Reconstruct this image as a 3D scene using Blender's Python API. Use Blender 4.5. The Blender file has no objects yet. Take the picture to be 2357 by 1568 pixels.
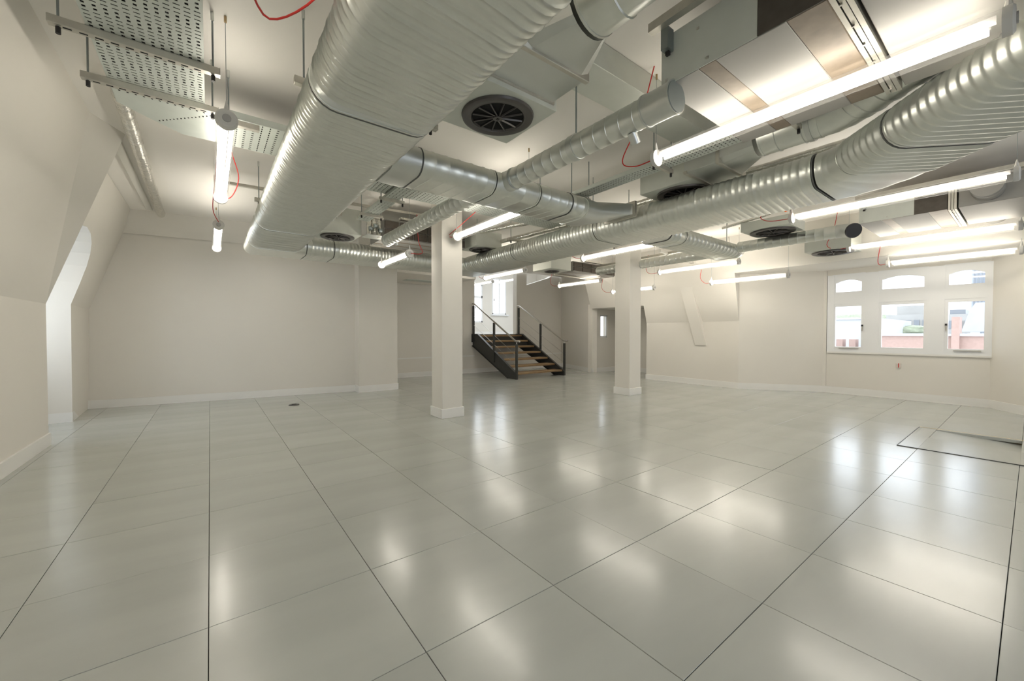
import bpy, bmesh, math, random
from mathutils import Vector, Matrix
random.seed(7)
S = bpy.context.scene
COL = S.collection

# ------------------------------------------------------------------ camera
cam_d = bpy.data.cameras.new('camera')
cam = bpy.data.objects.new('camera', cam_d)
COL.objects.link(cam)
cam.location = (0, 0, 1.103)
cam.rotation_euler = (math.radians(90 - 1.07), 0, math.radians(-37.25))
cam_d.sensor_width = 36.0
cam_d.lens = 36.0 * 913.5 / 2357.0
cam_d.clip_start = 0.02
cam_d.clip_end = 800
S.camera = cam

# ------------------------------------------------------------------ sky / exposure
W = bpy.data.worlds.new('overcast_sky')
S.world = W
W.use_nodes = True
bg = W.node_tree.nodes['Background']
bg.inputs['Color'].default_value = (0.86, 0.92, 1.0, 1)
bg.inputs['Strength'].default_value = 1.6
S.view_settings.view_transform = 'Standard'
S.view_settings.look = 'None'
S.view_settings.exposure = 1.36
S.view_settings.gamma = 1.0
S.view_settings.use_curve_mapping = False
LAMP_POWER = 11.5
LAMP_COLOR = (1.0, 0.93, 0.81, 1)

# ------------------------------------------------------------------ materials
def mat(name, base=(.8, .8, .8), rough=.5, metal=0.0, noise=0.0, nscale=8.0, bump=0.0, bscale=60.0, stretch=None, vary=0.0, spec=None, coat=0.0, rvar=0.0):
    m = bpy.data.materials.new(name); m.use_nodes = True
    nt = m.node_tree; N = nt.nodes; L = nt.links
    b = N['Principled BSDF']
    b.inputs['Base Color'].default_value = (*base, 1)
    b.inputs['Roughness'].default_value = rough
    b.inputs['Metallic'].default_value = metal
    if spec is not None: b.inputs['Specular IOR Level'].default_value = spec
    if coat: b.inputs['Coat Weight'].default_value = coat; b.inputs['Coat Roughness'].default_value = .15
    tc = N.new('ShaderNodeTexCoord'); mp = N.new('ShaderNodeMapping')
    L.new(tc.outputs['Object'], mp.inputs[0])
    if stretch: mp.inputs['Scale'].default_value = stretch
    col = None
    if noise:
        n = N.new('ShaderNodeTexNoise'); n.inputs['Scale'].default_value = nscale; n.inputs['Detail'].default_value = 6
        L.new(mp.outputs[0], n.inputs['Vector'])
        r = N.new('ShaderNodeMapRange'); r.inputs['From Min'].default_value = .3; r.inputs['From Max'].default_value = .7
        r.inputs['To Min'].default_value = 1 - noise; r.inputs['To Max'].default_value = 1 + noise
        L.new(n.outputs['Fac'], r.inputs['Value'])
        mx = N.new('ShaderNodeVectorMath'); mx.operation = 'SCALE'; mx.inputs[0].default_value = base
        L.new(r.outputs[0], mx.inputs['Scale']); col = mx.outputs[0]
        if rvar:
            rr = N.new('ShaderNodeMapRange'); rr.inputs['From Min'].default_value = .3; rr.inputs['From Max'].default_value = .7
            rr.inputs['To Min'].default_value = rough - rvar; rr.inputs['To Max'].default_value = rough + rvar
            L.new(n.outputs['Fac'], rr.inputs['Value']); L.new(rr.outputs[0], b.inputs['Roughness'])
    if vary:
        oi = N.new('ShaderNodeObjectInfo'); r2 = N.new('ShaderNodeMapRange')
        r2.inputs['To Min'].default_value = 1 - vary; r2.inputs['To Max'].default_value = 1 + vary
        L.new(oi.outputs['Random'], r2.inputs['Value'])
        m2 = N.new('ShaderNodeVectorMath'); m2.operation = 'SCALE'
        if col: L.new(col, m2.inputs[0])
        else: m2.inputs[0].default_value = base
        L.new(r2.outputs[0], m2.inputs['Scale']); col = m2.outputs[0]
    if col: L.new(col, b.inputs['Base Color'])
    if bump:
        n2 = N.new('ShaderNodeTexNoise'); n2.inputs['Scale'].default_value = bscale; n2.inputs['Detail'].default_value = 3
        L.new(mp.outputs[0], n2.inputs['Vector'])
        bp = N.new('ShaderNodeBump'); bp.inputs['Strength'].default_value = bump; bp.inputs['Distance'].default_value = .01
        L.new(n2.outputs['Fac'], bp.inputs['Height']); L.new(bp.outputs[0], b.inputs['Normal'])
    return m

def emit(name, color, power):
    m = bpy.data.materials.new(name); m.use_nodes = True
    nt = m.node_tree; nt.nodes.clear()
    e = nt.nodes.new('ShaderNodeEmission'); o = nt.nodes.new('ShaderNodeOutputMaterial')
    e.inputs['Color'].default_value = color; e.inputs['Strength'].default_value = power
    nt.links.new(e.outputs[0], o.inputs[0])
    return m

def clear(name, tint, gloss=.08, milk=0.0, rough=.05):
    m = bpy.data.materials.new(name); m.use_nodes = True
    nt = m.node_tree; nt.nodes.clear(); N = nt.nodes; L = nt.links
    t = N.new('ShaderNodeBsdfTransparent'); t.inputs[0].default_value = tint
    g = N.new('ShaderNodeBsdfGlossy'); g.inputs['Roughness'].default_value = rough
    lw = N.new('ShaderNodeLayerWeight'); lw.inputs[0].default_value = .5
    pw = N.new('ShaderNodeMath'); pw.operation = 'POWER'; pw.inputs[1].default_value = 4; L.new(lw.outputs['Facing'], pw.inputs[0])
    f = N.new('ShaderNodeMath'); f.operation = 'MULTIPLY_ADD'; f.inputs[1].default_value = .6; f.inputs[2].default_value = .03; L.new(pw.outputs[0], f.inputs[0])
    a = N.new('ShaderNodeMixShader'); L.new(f.outputs[0], a.inputs[0]); L.new(t.outputs[0], a.inputs[1]); L.new(g.outputs[0], a.inputs[2])
    out = N.new('ShaderNodeOutputMaterial'); last = a
    if milk:
        d = N.new('ShaderNodeBsdfTranslucent'); d.inputs[0].default_value = (1, 1, 1, 1)
        k = N.new('ShaderNodeMixShader'); k.inputs[0].default_value = milk
        L.new(a.outputs[0], k.inputs[1]); L.new(d.outputs[0], k.inputs[2]); last = k
    L.new(last.outputs[0], out.inputs[0])
    return m

M = {}
M['paint'] = mat('white_emulsion', (.775, .745, .685), .75, noise=.012, nscale=1.2, bump=.03, bscale=180)
M['ceil'] = mat('ceiling_emulsion', (.90, .87, .82), .8, noise=.015, nscale=1.0, bump=.03, bscale=150)
M['gloss'] = mat('white_gloss_paint', (.84, .83, .80), .4)
M['frame'] = mat('white_window_paint', (.86, .87, .88), .35)
M['floor'] = mat('sealed_steel_floor_panel', (.44, .455, .425), .24, metal=.0, noise=.05, nscale=1.3, stretch=(.8, 3.2, 1), bump=.006, bscale=3, vary=.04, spec=1.0, coat=.42)
M['floorback'] = mat('floor_void', (.03, .03, .028), .9)
M['galv'] = mat('galvanised_steel', (.74, .76, .72), .36, metal=.95, noise=.035, nscale=14, bump=.004, bscale=30, vary=.02, rvar=.03)
M['galvflat'] = mat('galvanised_sheet', (.66, .68, .66), .38, metal=1.0, noise=.03, nscale=6, bump=.006, bscale=7, rvar=.04)
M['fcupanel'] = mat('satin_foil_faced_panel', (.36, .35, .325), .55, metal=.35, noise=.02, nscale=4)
M['boxsheet'] = mat('dull_galvanised_sheet', (.66, .68, .62), .5, metal=.15, noise=.03, nscale=8)
M['tray'] = mat('pregalvanised_tray', (.62, .66, .62), .48, metal=.55, noise=.03, nscale=10)
M['rail'] = mat('zinc_channel', (.60, .58, .52), .42, metal=.85, noise=.06, nscale=20)
M['rod'] = mat('zinc_rod', (.33, .37, .37), .4, metal=.9)
M['black'] = mat('black_rubber', (.02, .018, .018), .5)
M['seal'] = mat('dark_duct_sealant', (.11, .115, .11), .5, metal=.3)
M['swirl'] = mat('grey_diffuser_paint', (.10, .092, .088), .35, metal=.4)
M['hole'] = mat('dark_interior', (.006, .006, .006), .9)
M['brown'] = mat('brown_insulation_sheet', (.23, .185, .14), .45, metal=.35, noise=.12, nscale=14)
M['brown2'] = mat('dark_insulation_sheet', (.10, .085, .07), .5, metal=.3, noise=.1, nscale=20)
M['foil'] = mat('aluminium_foil_lagging', (.80, .79, .74), .22, metal=1.0, noise=.1, nscale=20, bump=.9, bscale=28)
M['conduit'] = mat('white_conduit', (.78, .76, .70), .45)
M['red'] = mat('red_cable_sheath', (.62, .035, .03), .4)
M['orange'] = mat('orange_cable_sheath', (.85, .16, .02), .4)
M['cap'] = mat('grey_end_cap', (.66, .65, .62), .4)
M['geartray'] = mat('grey_gear_tray', (.42, .41, .40), .35)
M['acrylic'] = clear('clear_acrylic_tube', (.985, .985, .98, 1), milk=.012, rough=.04)
M['glass'] = clear('window_glass', (.97, .98, .98, 1), rough=.02)
M['tube'] = emit('fluorescent_glow', LAMP_COLOR, LAMP_POWER)
M['steel'] = mat('dark_painted_steel', (.045, .046, .043), .38, metal=.2, noise=.08, nscale=10)
M['inox'] = mat('brushed_stainless', (.60, .58, .54), .28, metal=1.0)
M['oak'] = mat('oiled_timber_tread', (.26, .165, .085), .45, noise=.25, nscale=6, stretch=(1, 14, 1))
M['nosing'] = mat('brass_nosing', (.42, .31, .16), .4, metal=.6)
M['brick'] = mat('pale_red_brick', (.34, .235, .20), .8, noise=.08, nscale=12)
M['coping'] = mat('pale_coping', (.46, .47, .49), .7)
M['roofsheet'] = mat('pale_roof_sheet', (.42, .43, .45), .6, noise=.05, nscale=2)
M['office'] = mat('grey_office_cladding', (.33, .325, .31), .7, noise=.08, nscale=.8)
M['officewin'] = mat('office_glazing', (.19, .205, .225), .5)
M['tower'] = mat('tower_cladding', (.38, .41, .46), .6)
M['foliage'] = mat('leafy_green', (.25, .28, .20), .8, noise=.3, nscale=3)
M['ply'] = mat('chipboard_core', (.50, .40, .22), .8, noise=.2, nscale=60)
M['grommet'] = mat('dark_grommet_plastic', (.09, .09, .085), .4)
M['socket'] = mat('beige_socket_plastic', (.78, .72, .66), .4)

# ------------------------------------------------------------------ helpers
def link(name, bm, m, parent=None, smooth=False, sharp=None):
    me = bpy.data.meshes.new(name)
    bmesh.ops.recalc_face_normals(bm, faces=bm.faces[:])
    bm.to_mesh(me); bm.free()
    me.materials.append(m)
    if smooth:
        for p in me.polygons: p.use_smooth = True
        if sharp is not None:
            try: me.set_sharp_from_angle(angle=math.radians(sharp))
            except Exception: pass
    o = bpy.data.objects.new(name, me); COL.objects.link(o)
    if parent: o.parent = parent
    return o

def thing(name, label, cat, group=None, loc=(0, 0, 0)):
    o = bpy.data.objects.new(name, None); COL.objects.link(o)
    o.empty_display_size = .1
    o.location = loc
    o['label'] = label; o['category'] = cat
    if group: o['group'] = group
    return o

def tag(o, label, cat, group=None):
    o['label'] = label; o['category'] = cat
    if group: o['group'] = group
    return o

def struct(o, label=None):
    o['kind'] = 'structure'
    if label: o['label'] = label
    return o

def box(bm, x0, x1, y0, y1, z0, z1, T=None, bev=0):
    r = bmesh.ops.create_cube(bm, size=1)
    vs = r['verts']
    for v in vs:
        v.co = Vector(((x0 + x1) / 2 + v.co.x * (x1 - x0), (y0 + y1) / 2 + v.co.y * (y1 - y0), (z0 + z1) / 2 + v.co.z * (z1 - z0)))
    if bev:
        es = set()
        for v in vs:
            for e in v.link_edges: es.add(e)
        g = bmesh.ops.bevel(bm, geom=list(es), offset=bev, segments=1, affect='EDGES')
        vs = g['verts']
    if T is not None:
        for v in vs: v.co = T @ v.co
    return vs

def B(*a, **k):
    bm = bmesh.new(); box(bm, *a, **k); return bm

def frame_from(d):
    d = d.normalized()
    up = Vector((0, 0, 1))
    if abs(d.z) > .95: up = Vector((0, 1, 0))
    s = d.cross(up).normalized()
    u = s.cross(d).normalized()
    return s, u

def loft(bm, rings, cap=True, close=True):
    rows = [[bm.verts.new(p) for p in r] for r in rings]
    n = len(rows[0])
    for a, b in zip(rows, rows[1:]):
        for i in range(n if close else n - 1):
            j = (i + 1) % n
            try: bm.faces.new((a[i], a[j], b[j], b[i]))
            except ValueError: pass
    if cap:
        for r in (rows[0], rows[-1]):
            try: bm.faces.new(r)
            except ValueError: pass
    return rows

def tube(bm, pts, r, seg=8, cap=True, smooth_steps=0):
    pts = [Vector(p) for p in pts]
    if smooth_steps:
        out = []
        P = [pts[0]] + pts + [pts[-1]]
        for i in range(1, len(P) - 2):
            for k in range(smooth_steps):
                t = k / smooth_steps
                p0, p1, p2, p3 = P[i - 1], P[i], P[i + 1], P[i + 2]
                out.append(.5 * ((2 * p1) + (-p0 + p2) * t + (2 * p0 - 5 * p1 + 4 * p2 - p3) * t * t + (-p0 + 3 * p1 - 3 * p2 + p3) * t ** 3))
        out.append(pts[-1]); pts = out
    rings = []
    s = None
    for i, p in enumerate(pts):
        d = (pts[min(i + 1, len(pts) - 1)] - pts[max(i - 1, 0)]).normalized()
        if s is None: s, u = frame_from(d)
        else:
            s = (s - d * s.dot(d)).normalized(); u = s.cross(d)
        rr = r[i] if isinstance(r, (list, tuple)) else r
        rings.append([p + (s * math.cos(a) + u * math.sin(a)) * rr for a in [2 * math.pi * k / seg for k in range(seg)]])
    loft(bm, rings, cap)

def stadium(w, h, n=10):
    """flat oval outline, width w, height h, as (side, up) pairs"""
    r = h / 2; c = w / 2 - r; out = []
    for k in range(n + 1):
        a = -math.pi / 2 + math.pi * k / n
        out.append((c + r * math.cos(a), r * math.sin(a)))
    for k in range(n + 1):
        a = math.pi / 2 + math.pi * k / n
        out.append((-c + r * math.cos(a), r * math.sin(a)))
    return out

def round_prof(d, n=24):
    return [(d / 2 * math.cos(2 * math.pi * k / n), d / 2 * math.sin(2 * math.pi * k / n)) for k in range(n)]

def grow(prof, g):
    out = []
    n = len(prof)
    for i, (x, y) in enumerate(prof):
        x0, y0 = prof[i - 1]; x1, y1 = prof[(i + 1) % n]
        tx, ty = x1 - x0, y1 - y0; l = math.hypot(tx, ty) or 1
        out.append((x + ty / l * g, y - tx / l * g))
    return out

def ribbed(A, Bp, prof, pitch, height, skew=0.0, width=.35, plain=0.0, lip=True, every=3):
    """straight spirally seamed duct from A to B with raised seams"""
    A = Vector(A); Bp = Vector(Bp); d = Bp - A; L = d.length; d.normalize()
    s, u = frame_from(d)
    wmax = max(p[0] for p in prof)
    bm = bmesh.new(); st = []
    if lip: st += [(0, .004), (.012, .004), (.0125, 0)]
    else: st += [(0, 0)]
    t = pitch * .7 + plain; k = 0
    while t < L - pitch * .6 - plain:
        hh = height if k % every else height * 1.7
        st += [(t - pitch * width / 2, 0), (t - pitch * width * .15, hh), (t + pitch * width * .15, hh), (t + pitch * width / 2, 0)]
        t += pitch; k += 1
    if lip: st += [(L - .0125, 0), (L - .012, .004), (L, .004)]
    else: st += [(L, 0)]
    cache = {}
    rings = []
    for (t, g) in st:
        if g not in cache: cache[g] = grow(prof, g)
        e = 0 if (t < .02 or t > L - .02) else skew
        rings.append([A + d * (t + e * (x / wmax)) + s * x + u * y for x, y in cache[g]])
    loft(bm, rings, True)
    return bm

def bend(pts, prof, steps=8, seams=()):
    """smooth bend through centre-line points (quadratic), profile kept level"""
    pts = [Vector(p) for p in pts]
    a, c, b = pts
    rings = []
    for k in range(steps + 1):
        t = k / steps
        p = a * (1 - t) ** 2 + c * 2 * t * (1 - t) + b * t * t
        d = ((c - a) * (1 - t) + (b - c) * t).normalized()
        s, u = frame_from(d)
        g = .004 if (k in seams) else 0
        pr = grow(prof, g) if g else prof
        rings.append([p + s * x + u * y for x, y in pr])
    bm = bmesh.new(); loft(bm, rings, True)
    return bm

def ring_band(P, d, prof, w, g, m, name, parent):
    P = Vector(P); d = Vector(d).normalized(); s, u = frame_from(d)
    bm = bmesh.new()
    pr = grow(prof, g)
    loft(bm, [[P + d * t + s * x + u * y for x, y in pr] for t in (-w / 2, w / 2)], True)
    return link(name, bm, m, parent, True, 40)

def sheet(name, verts, faces, m, thick=.04, parent=None, out=None):
    """flat panels with real thickness; `out` is the side the thickness grows to"""
    bm = bmesh.new()
    vs = [bm.verts.new(v) for v in verts]
    for f in faces: bm.faces.new([vs[i] for i in f])
    bm.normal_update()
    if out is not None:
        outv = Vector(out)
        for f in bm.faces:
            if f.normal.dot(outv) > 0: f.normal_flip()
        bm.normal_update()
    geom = bmesh.ops.solidify(bm, geom=bm.faces[:], thickness=thick)
    return link(name, bm, m, parent)

def wall_run(name, pts, z0, z1, m, thick=.12, side=1, ):
    """vertical wall along plan points; thickness grows to the outside"""
    bm = bmesh.new()
    n = len(pts); offs = []
    for i, p in enumerate(pts):
        p = Vector((p[0], p[1]))
        d1 = (p - Vector(pts[i - 1])).normalized() if i else None
        d2 = (Vector(pts[i + 1]) - p).normalized() if i < n - 1 else None
        d1 = d1 or d2; d2 = d2 or d1
        n1 = Vector((-d1.y, d1.x)) * side; n2 = Vector((-d2.y, d2.x)) * side
        b = (n1 + n2).normalized(); k = thick / max(.35, b.dot(n1))
        offs.append(p + b * k)
    for i in range(n - 1):
        a, b = Vector(pts[i]), Vector(pts[i + 1]); c, d = offs[i + 1], offs[i]
        lo = [bm.verts.new((q.x, q.y, z0)) for q in (a, b, c, d)]
        hi = [bm.verts.new((q.x, q.y, z1)) for q in (a, b, c, d)]
        bm.faces.new(lo); bm.faces.new(hi)
        for j in range(4): bm.faces.new((lo[j], lo[(j + 1) % 4], hi[(j + 1) % 4], hi[j]))
    return link(name, bm, m)

CZ = 2.93     # ceiling height

# ------------------------------------------------------------------ floor: raised access panels
floor = thing('floor', 'grey sealed metal raised access floor of square panels', 'floor')
floor['kind'] = 'structure'
del floor['category']
TS, OX, OY = .6, -.017, .056
pbm = B(-.2988, .2988, -.2988, .2988, -.03, 0, bev=.0012)
pmesh = None
cells = []
fwd = Vector((math.sin(math.radians(37.25)), math.cos(math.radians(37.25))))
rgt = Vector((fwd.y, -fwd.x))
for i in range(-3, 17):
    for j in range(-4, 17):
        x = OX + .3 + .6 * i; y = OY + .3 + .6 * j
        if x > 9.95 or y > 9.7 or x < -1.9: continue
        if y > 8.3 and x < 2.6: continue
        if x > 8.7 and y > 2.6 and y < 5.2: continue
        q = Vector((x, y)); d = q.dot(fwd); l = q.dot(rgt)
        vis = d > .75 and abs(l) < d * 1.42 + .5
        cells.append((x, y, d if vis else 99, vis, i, j))
cells.sort(key=lambda c: c[2])
hatch_cells = {}
rest = bmesh.new(); nrest = 0; count = 0
for x, y, d, vis, i, j in cells:
    if (5.36 < x < 6.8) and (.02 < y < .8): continue      # the loose hatch panels lie here
    if vis and count < 300:
        if pmesh is None:
            o = link('floor_panel', pbm, M['floor'], floor); pmesh = o.data
        else:
            o = bpy.data.objects.new('floor_panel', pmesh); COL.objects.link(o); o.parent = floor
        o.location = (x, y, random.uniform(-.0006, .0006))
        o.rotation_euler = (random.uniform(-.0008, .0008), random.uniform(-.0008, .0008), 0)
        count += 1
    else:
        box(rest, x - .2988, x + .2988, y - .2988, y + .2988, -.03, 0); nrest += 1
o = link('distant_floor_panels', rest, M['floor'], floor); o['kind'] = 'stuff'
o = link('floor_void', B(-3.2, 11, -4.2, 10.2, -.14, -.05), M['floorback'], floor)
# loose hatch: two panels dropped towards the right, chipboard edge showing behind
hatch = thing('floor_hatch', 'sunken hatch of two floor panels with bare chipboard edge below the right windows', 'hatch')
def tiltpanel(y0, y1, x0, x1, za, zb):
    bm = bmesh.new()
    vs = box(bm, x0, x1, y0, y1, -.03, 0)
    for v in vs:
        t = (y1 - v.co.y) / (.8 - .04) if False else (.80 - v.co.y) / .76
        v.co.z += za + (zb - za) * t
    return bm
link('hatch_panel', tiltpanel(.05, .795, 5.375, 6.02, .002, -.012), M['floor'], hatch)
link('hatch_panel', tiltpanel(.05, .795, 6.025, 6.62, .002, -.045), M['floor'], hatch)
link('hatch_panel', tiltpanel(-.6, .045, 5.375, 6.62, -.012, -.03), M['floor'], hatch)
link('chipboard_edge', B(6.63, 6.645, -.1, .8, -.09, .001), M['ply'], hatch)
link('hatch_trim', B(5.352, 5.368, -.6, .8, -.02, .006), M['steel'], hatch)
link('hatch_trim', B(5.37, 6.63, .797, .803, -.02, .004), M['steel'], hatch)
bm = bmesh.new(); bmesh.ops.create_cone(bm, cap_ends=True, segments=28, radius1=.075, radius2=.068, depth=.012)
g = link('floor_grommet', bm, M['grommet']); g.location = (1.01, 6.85, .006)
tag(g, 'round dark cable grommet set in the floor before the far left wall', 'grommet')
gl = link('grommet_lid', B(-.03, .03, -.012, .012, .006, .010), M['black'], g)

# ------------------------------------------------------------------ ceiling
bm = bmesh.new()
def cquad(x0, x1, y0, y1, z=CZ, t=.1): box(bm, x0, x1, y0, y1, z, z + t)
cquad(-2.3, 9.6, -3.2, 8.0); cquad(-2.3, 2.2, 8.0, 8.5)
cquad(2.2, 9.9, 8.0, 9.38)
struct(link('ceiling', bm, M['ceil']), 'flat cream painted ceiling behind the ductwork')
# lowered soffit over the alcove behind the pier
struct(link('trim_1', B(2.92, 4.85, 7.75, 9.38, 2.33, CZ), M['ceil']), 'lowered soffit over the alcove behind the pier')

# ------------------------------------------------------------------ walls, left side
# near run: upright to 1.38 m, then leaning in to the ceiling, ending in a hipped cheek
v = [(-1.28, -3, 0), (-1.28, 5.87, 0), (-1.28, 5.87, 1.39), (-1.28, -3, 1.39), (-.77, -3, CZ), (-.775, 4.75, CZ), (-.60, 5.08, CZ), (-1.9, 5.87, 1.39), (-1.9, 5.87, 0), (-1.25, 5.4, CZ)]
f = [(0, 1, 2, 3), (3, 2, 5, 4), (2, 6, 5), (1, 8, 7, 2), (2, 7, 9, 6)]
struct(sheet('wall_left', v, f, M['paint'], .02, out=(-1, .2, .3)), 'near left wall, upright below and leaning in above')
# far run beyond the arched dormer
slope = lambda z: -1.39 + (z - 1.44) * .31 if z > 1.44 else -1.39
edge = [(7.23, 0), (7.23, 1.46), (7.23, 1.74), (7.20, 1.95), (7.12, 2.10), (6.98, 2.22), (6.78, 2.30), (6.55, 2.33), (6.30, 2.30), (6.10, 2.2), (5.95, 2.02), (5.9, 1.7)]
bm = bmesh.new()
pts = [bm.verts.new((slope(z), y, z)) for y, z in edge]
# face beyond opening
far_lo = bm.verts.new((-1.45, 8.5, 0)); far_mid = bm.verts.new((-1.42, 8.5, 1.44)); far_hi = bm.verts.new((-.93, 8.5, CZ + .02))
bm.faces.new((pts[0], far_lo, far_mid, pts[1]))
hi = [bm.verts.new((-.925, y, CZ)) for y in (7.7, 7.5, 7.3, 7.1, 6.95, 6.75, 6.55, 6.3, 6.0, 5.6, 5.0)]
bm.faces.new((pts[1], far_mid, far_hi, hi[0]))
for i in range(1, len(pts) - 1):
    bm.faces.new((pts[i], hi[i - 1], hi[i], pts[i + 1]))
# reveal of the arch going outwards
rev = [bm.verts.new((-2.15, y, z)) for y, z in edge]
for i in range(len(edge) - 1): bm.faces.new((pts[i], pts[i + 1], rev[i + 1], rev[i]))
bmesh.ops.recalc_face_normals(bm, faces=bm.faces[:]); bm.normal_update()
bmesh.ops.solidify(bm, geom=bm.faces[:], thickness=.015)
struct(link('wall_left.001', bm, M['paint']), 'far left wall around the arched dormer opening')
struct(link('wall_left.002', B(-2.2, -2.16, 5.3, 7.3, 0, .72), M['paint']), 'wall under the arched dormer window')
struct(link('wall_left.003', B(-2.2, -1.3, 5.3, 5.86, 0, 1.38), M['paint']), 'near jamb of the arched dormer')
w4 = bmesh.new()
box(w4, -2.17, -2.12, 5.86, 5.94, .72, 2.35); box(w4, -2.17, -2.12, 7.15, 7.23, .72, 2.35)
box(w4, -2.17, -2.12, 5.86, 7.23, .72, .79); box(w4, -2.17, -2.12, 6.5, 6.56, .72, 2.35); box(w4, -2.17, -2.12, 5.86, 7.23, 2.28, 2.35)
wd = link('window_1', w4, M['frame']); struct(wd, 'white window frame inside the arched dormer')
link('window_glass', B(-2.15, -2.142, 5.9, 7.2, .76, 2.3), M['glass'], wd)

# far wall: slightly skew, with a small cove at its head, and the pier
wf = wall_run('wall_back', [(-1.47, 8.33), (2.19, 7.80)], 0, CZ + .05, M['paint'], .2, 1)
struct(wf, 'long plain cream end wall behind the far duct')
bm = bmesh.new()
for (a, b) in (((-1.2, 8.29), (2.19, 7.80)),):
    p = [bm.verts.new(q) for q in ((a[0], a[1] - .02, 2.60), (b[0], b[1] - .02, 2.60), (b[0], b[1] - .16, CZ), (a[0], a[1] - .19, CZ), (a[0], a[1], CZ), (b[0], b[1], CZ))]
    bm.faces.new((p[0], p[1], p[2], p[3])); bm.faces.new((p[3], p[2], p[5], p[4]))
    bm.faces.new((p[0], p[3], p[4])); bm.faces.new((p[1], p[5], p[2])); bm.faces.new((p[0], p[4], p[5], p[1]))
struct(link('trim_2', bm, M['paint']), 'shallow sloping band at the head of the end wall')
struct(link('wall_pier', B(2.19, 2.92, 7.55, 9.5, 0, CZ), M['paint']), 'wide cream pier at the end of the far wall')
# wall of the alcove and under the raised level
bm = bmesh.new()
box(bm, 2.9, 5.84, 9.40, 9.6, 0, CZ + .1)
struct(link('wall_back.001', bm, M['paint']), 'alcove wall left of the stairs')
struct(link('wall_back.002', B(5.84, 7.34, 9.42, 9.6, 0, 1.04), M['paint']), 'low wall behind the stairs under the raised level')
bm = bmesh.new()
vv = [(7.34, 9.42, 0), (9.25, 9.42, 0), (9.25, 9.42, CZ + .1), (8.75, 9.42, CZ), (8.66, 9.42, 2.87), (7.72, 9.42, 2.57), (7.72, 9.42, CZ + .1), (7.34, 9.42, CZ + .1)]
a = [bm.verts.new(q) for q in vv]; b = [bm.verts.new((q[0], 9.6, q[2])) for q in vv]
bm.faces.new(a); bm.faces.new(b)
for i in range(len(vv)): bm.faces.new((a[i], a[(i + 1) % 8], b[(i + 1) % 8], b[i]))
struct(link('wall_back.003', bm, M['paint']), 'wall right of the stairs with a slanting head')
struct(link('trim_3', B(3.0, 5.84, 9.385, 9.41, .46, .49), M['gloss']), 'narrow ledge on the wall left of the stairs')
struct(link('trim_4', B(7.34, 9.2, 9.385, 9.43, .43, .46), M['gloss']), 'narrow ledge on the wall right of the stairs')

# ------------------------------------------------------------------ upper room beyond the stairs
struct(link('floor_upper', B(4.6, 10.8, 9.6, 12.6, .94, 1.04), M['floor']), 'floor of the raised room beyond the stairs')
bm = bmesh.new()
box(bm, 4.6, 7.72, 12.5, 12.65, 1.04, 3.9); box(bm, 7.72, 8.12, 12.5, 12.65, 1.04, 1.5); box(bm, 7.72, 8.12, 12.5, 12.65, 2.92, 3.9)
box(bm, 8.12, 8.56, 12.5, 12.65, 1.04, 3.9); box(bm, 8.56, 9.22, 12.5, 12.65, 1.04, 1.82); box(bm, 8.56, 9.22, 12.5, 12.65, 3.2, 3.9)
box(bm, 9.22, 10.9, 12.5, 12.65, 1.04, 3.9)
struct(link('wall_back.004', bm, M['paint']), 'back wall of the raised room with two tall windows')
struct(link('wall_right', B(10.75, 10.9, 9.4, 12.6, 1.04, 3.9), M['paint']), 'side wall of the raised room')
struct(link('wall_left.004', B(4.5, 4.6, 9.5, 12.6, 1.04, 3.9), M['paint']), 'left wall of the raised room')
bm = bmesh.new()
box(bm, 4.5, 10.9, 9.5, 9.9, 3.9, 4.0); box(bm, 4.5, 10.9, 11.1, 12.7, 3.9, 4.0); box(bm, 4.5, 6.0, 9.9, 11.1, 3.9, 4.0); box(bm, 9.4, 10.9, 9.9, 11.1, 3.9, 4.0)
struct(link('ceiling_upper', bm, M['ceil']), 'ceiling of the raised room around a rooflight')
struct(link('wall_back.005', B(4.5, 10.9, 9.42, 9.58, CZ + .1, 4.0), M['paint']), 'upper front wall of the raised room')
struct(link('baseboard_upper', B(6.2, 10.7, 12.47, 12.5, 1.04, 1.16), M['gloss']), 'skirting in the raised room')
for k, (x0, x1, z0, z1, mull) in enumerate(((7.72, 8.12, 1.5, 2.92, 2.45), (8.56, 9.22, 1.82, 3.2, None))):
    bm = bmesh.new(); t = .05
    box(bm, x0, x0 + t, 12.50, 12.56, z0, z1); box(bm, x1 - t, x1, 12.50, 12.56, z0, z1)
    box(bm, x0, x1, 12.50, 12.56, z0, z0 + t); box(bm, x0, x1, 12.50, 12.56, z1 - t, z1)
    if mull: box(bm, x0, x1, 12.50, 12.56, mull - .04, mull + .04)
    else: box(bm, (x0 + x1) / 2 - .03, (x0 + x1) / 2 + .03, 12.49, 12.56, z0, z1); box(bm, x0 - .08, x1 + .08, 12.44, 12.5, z0 - .05, z0)
    wd = link('window_%d' % (2 + k), bm, M['frame']); struct(wd, ('tall narrow window at the left of the raised room', 'white casement window with sill in the raised room')[k])
    link('window_glass', B(x0 + .02, x1 - .02, 12.53, 12.536, z0 + .02, z1 - .02), M['glass'], wd)
    link('window_catch', B(x0 + .07, x0 + .085, 12.47, 12.5, z0 + .5, z0 + .6), M['black'], wd)

# ------------------------------------------------------------------ right side walls
struct(wall_run('wall_right.001', [(9.2, 9.42), (8.47, 7.45)], 0, 2.95, M['paint'], .15, 1), 'wall between the stairs and the niche')
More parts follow.
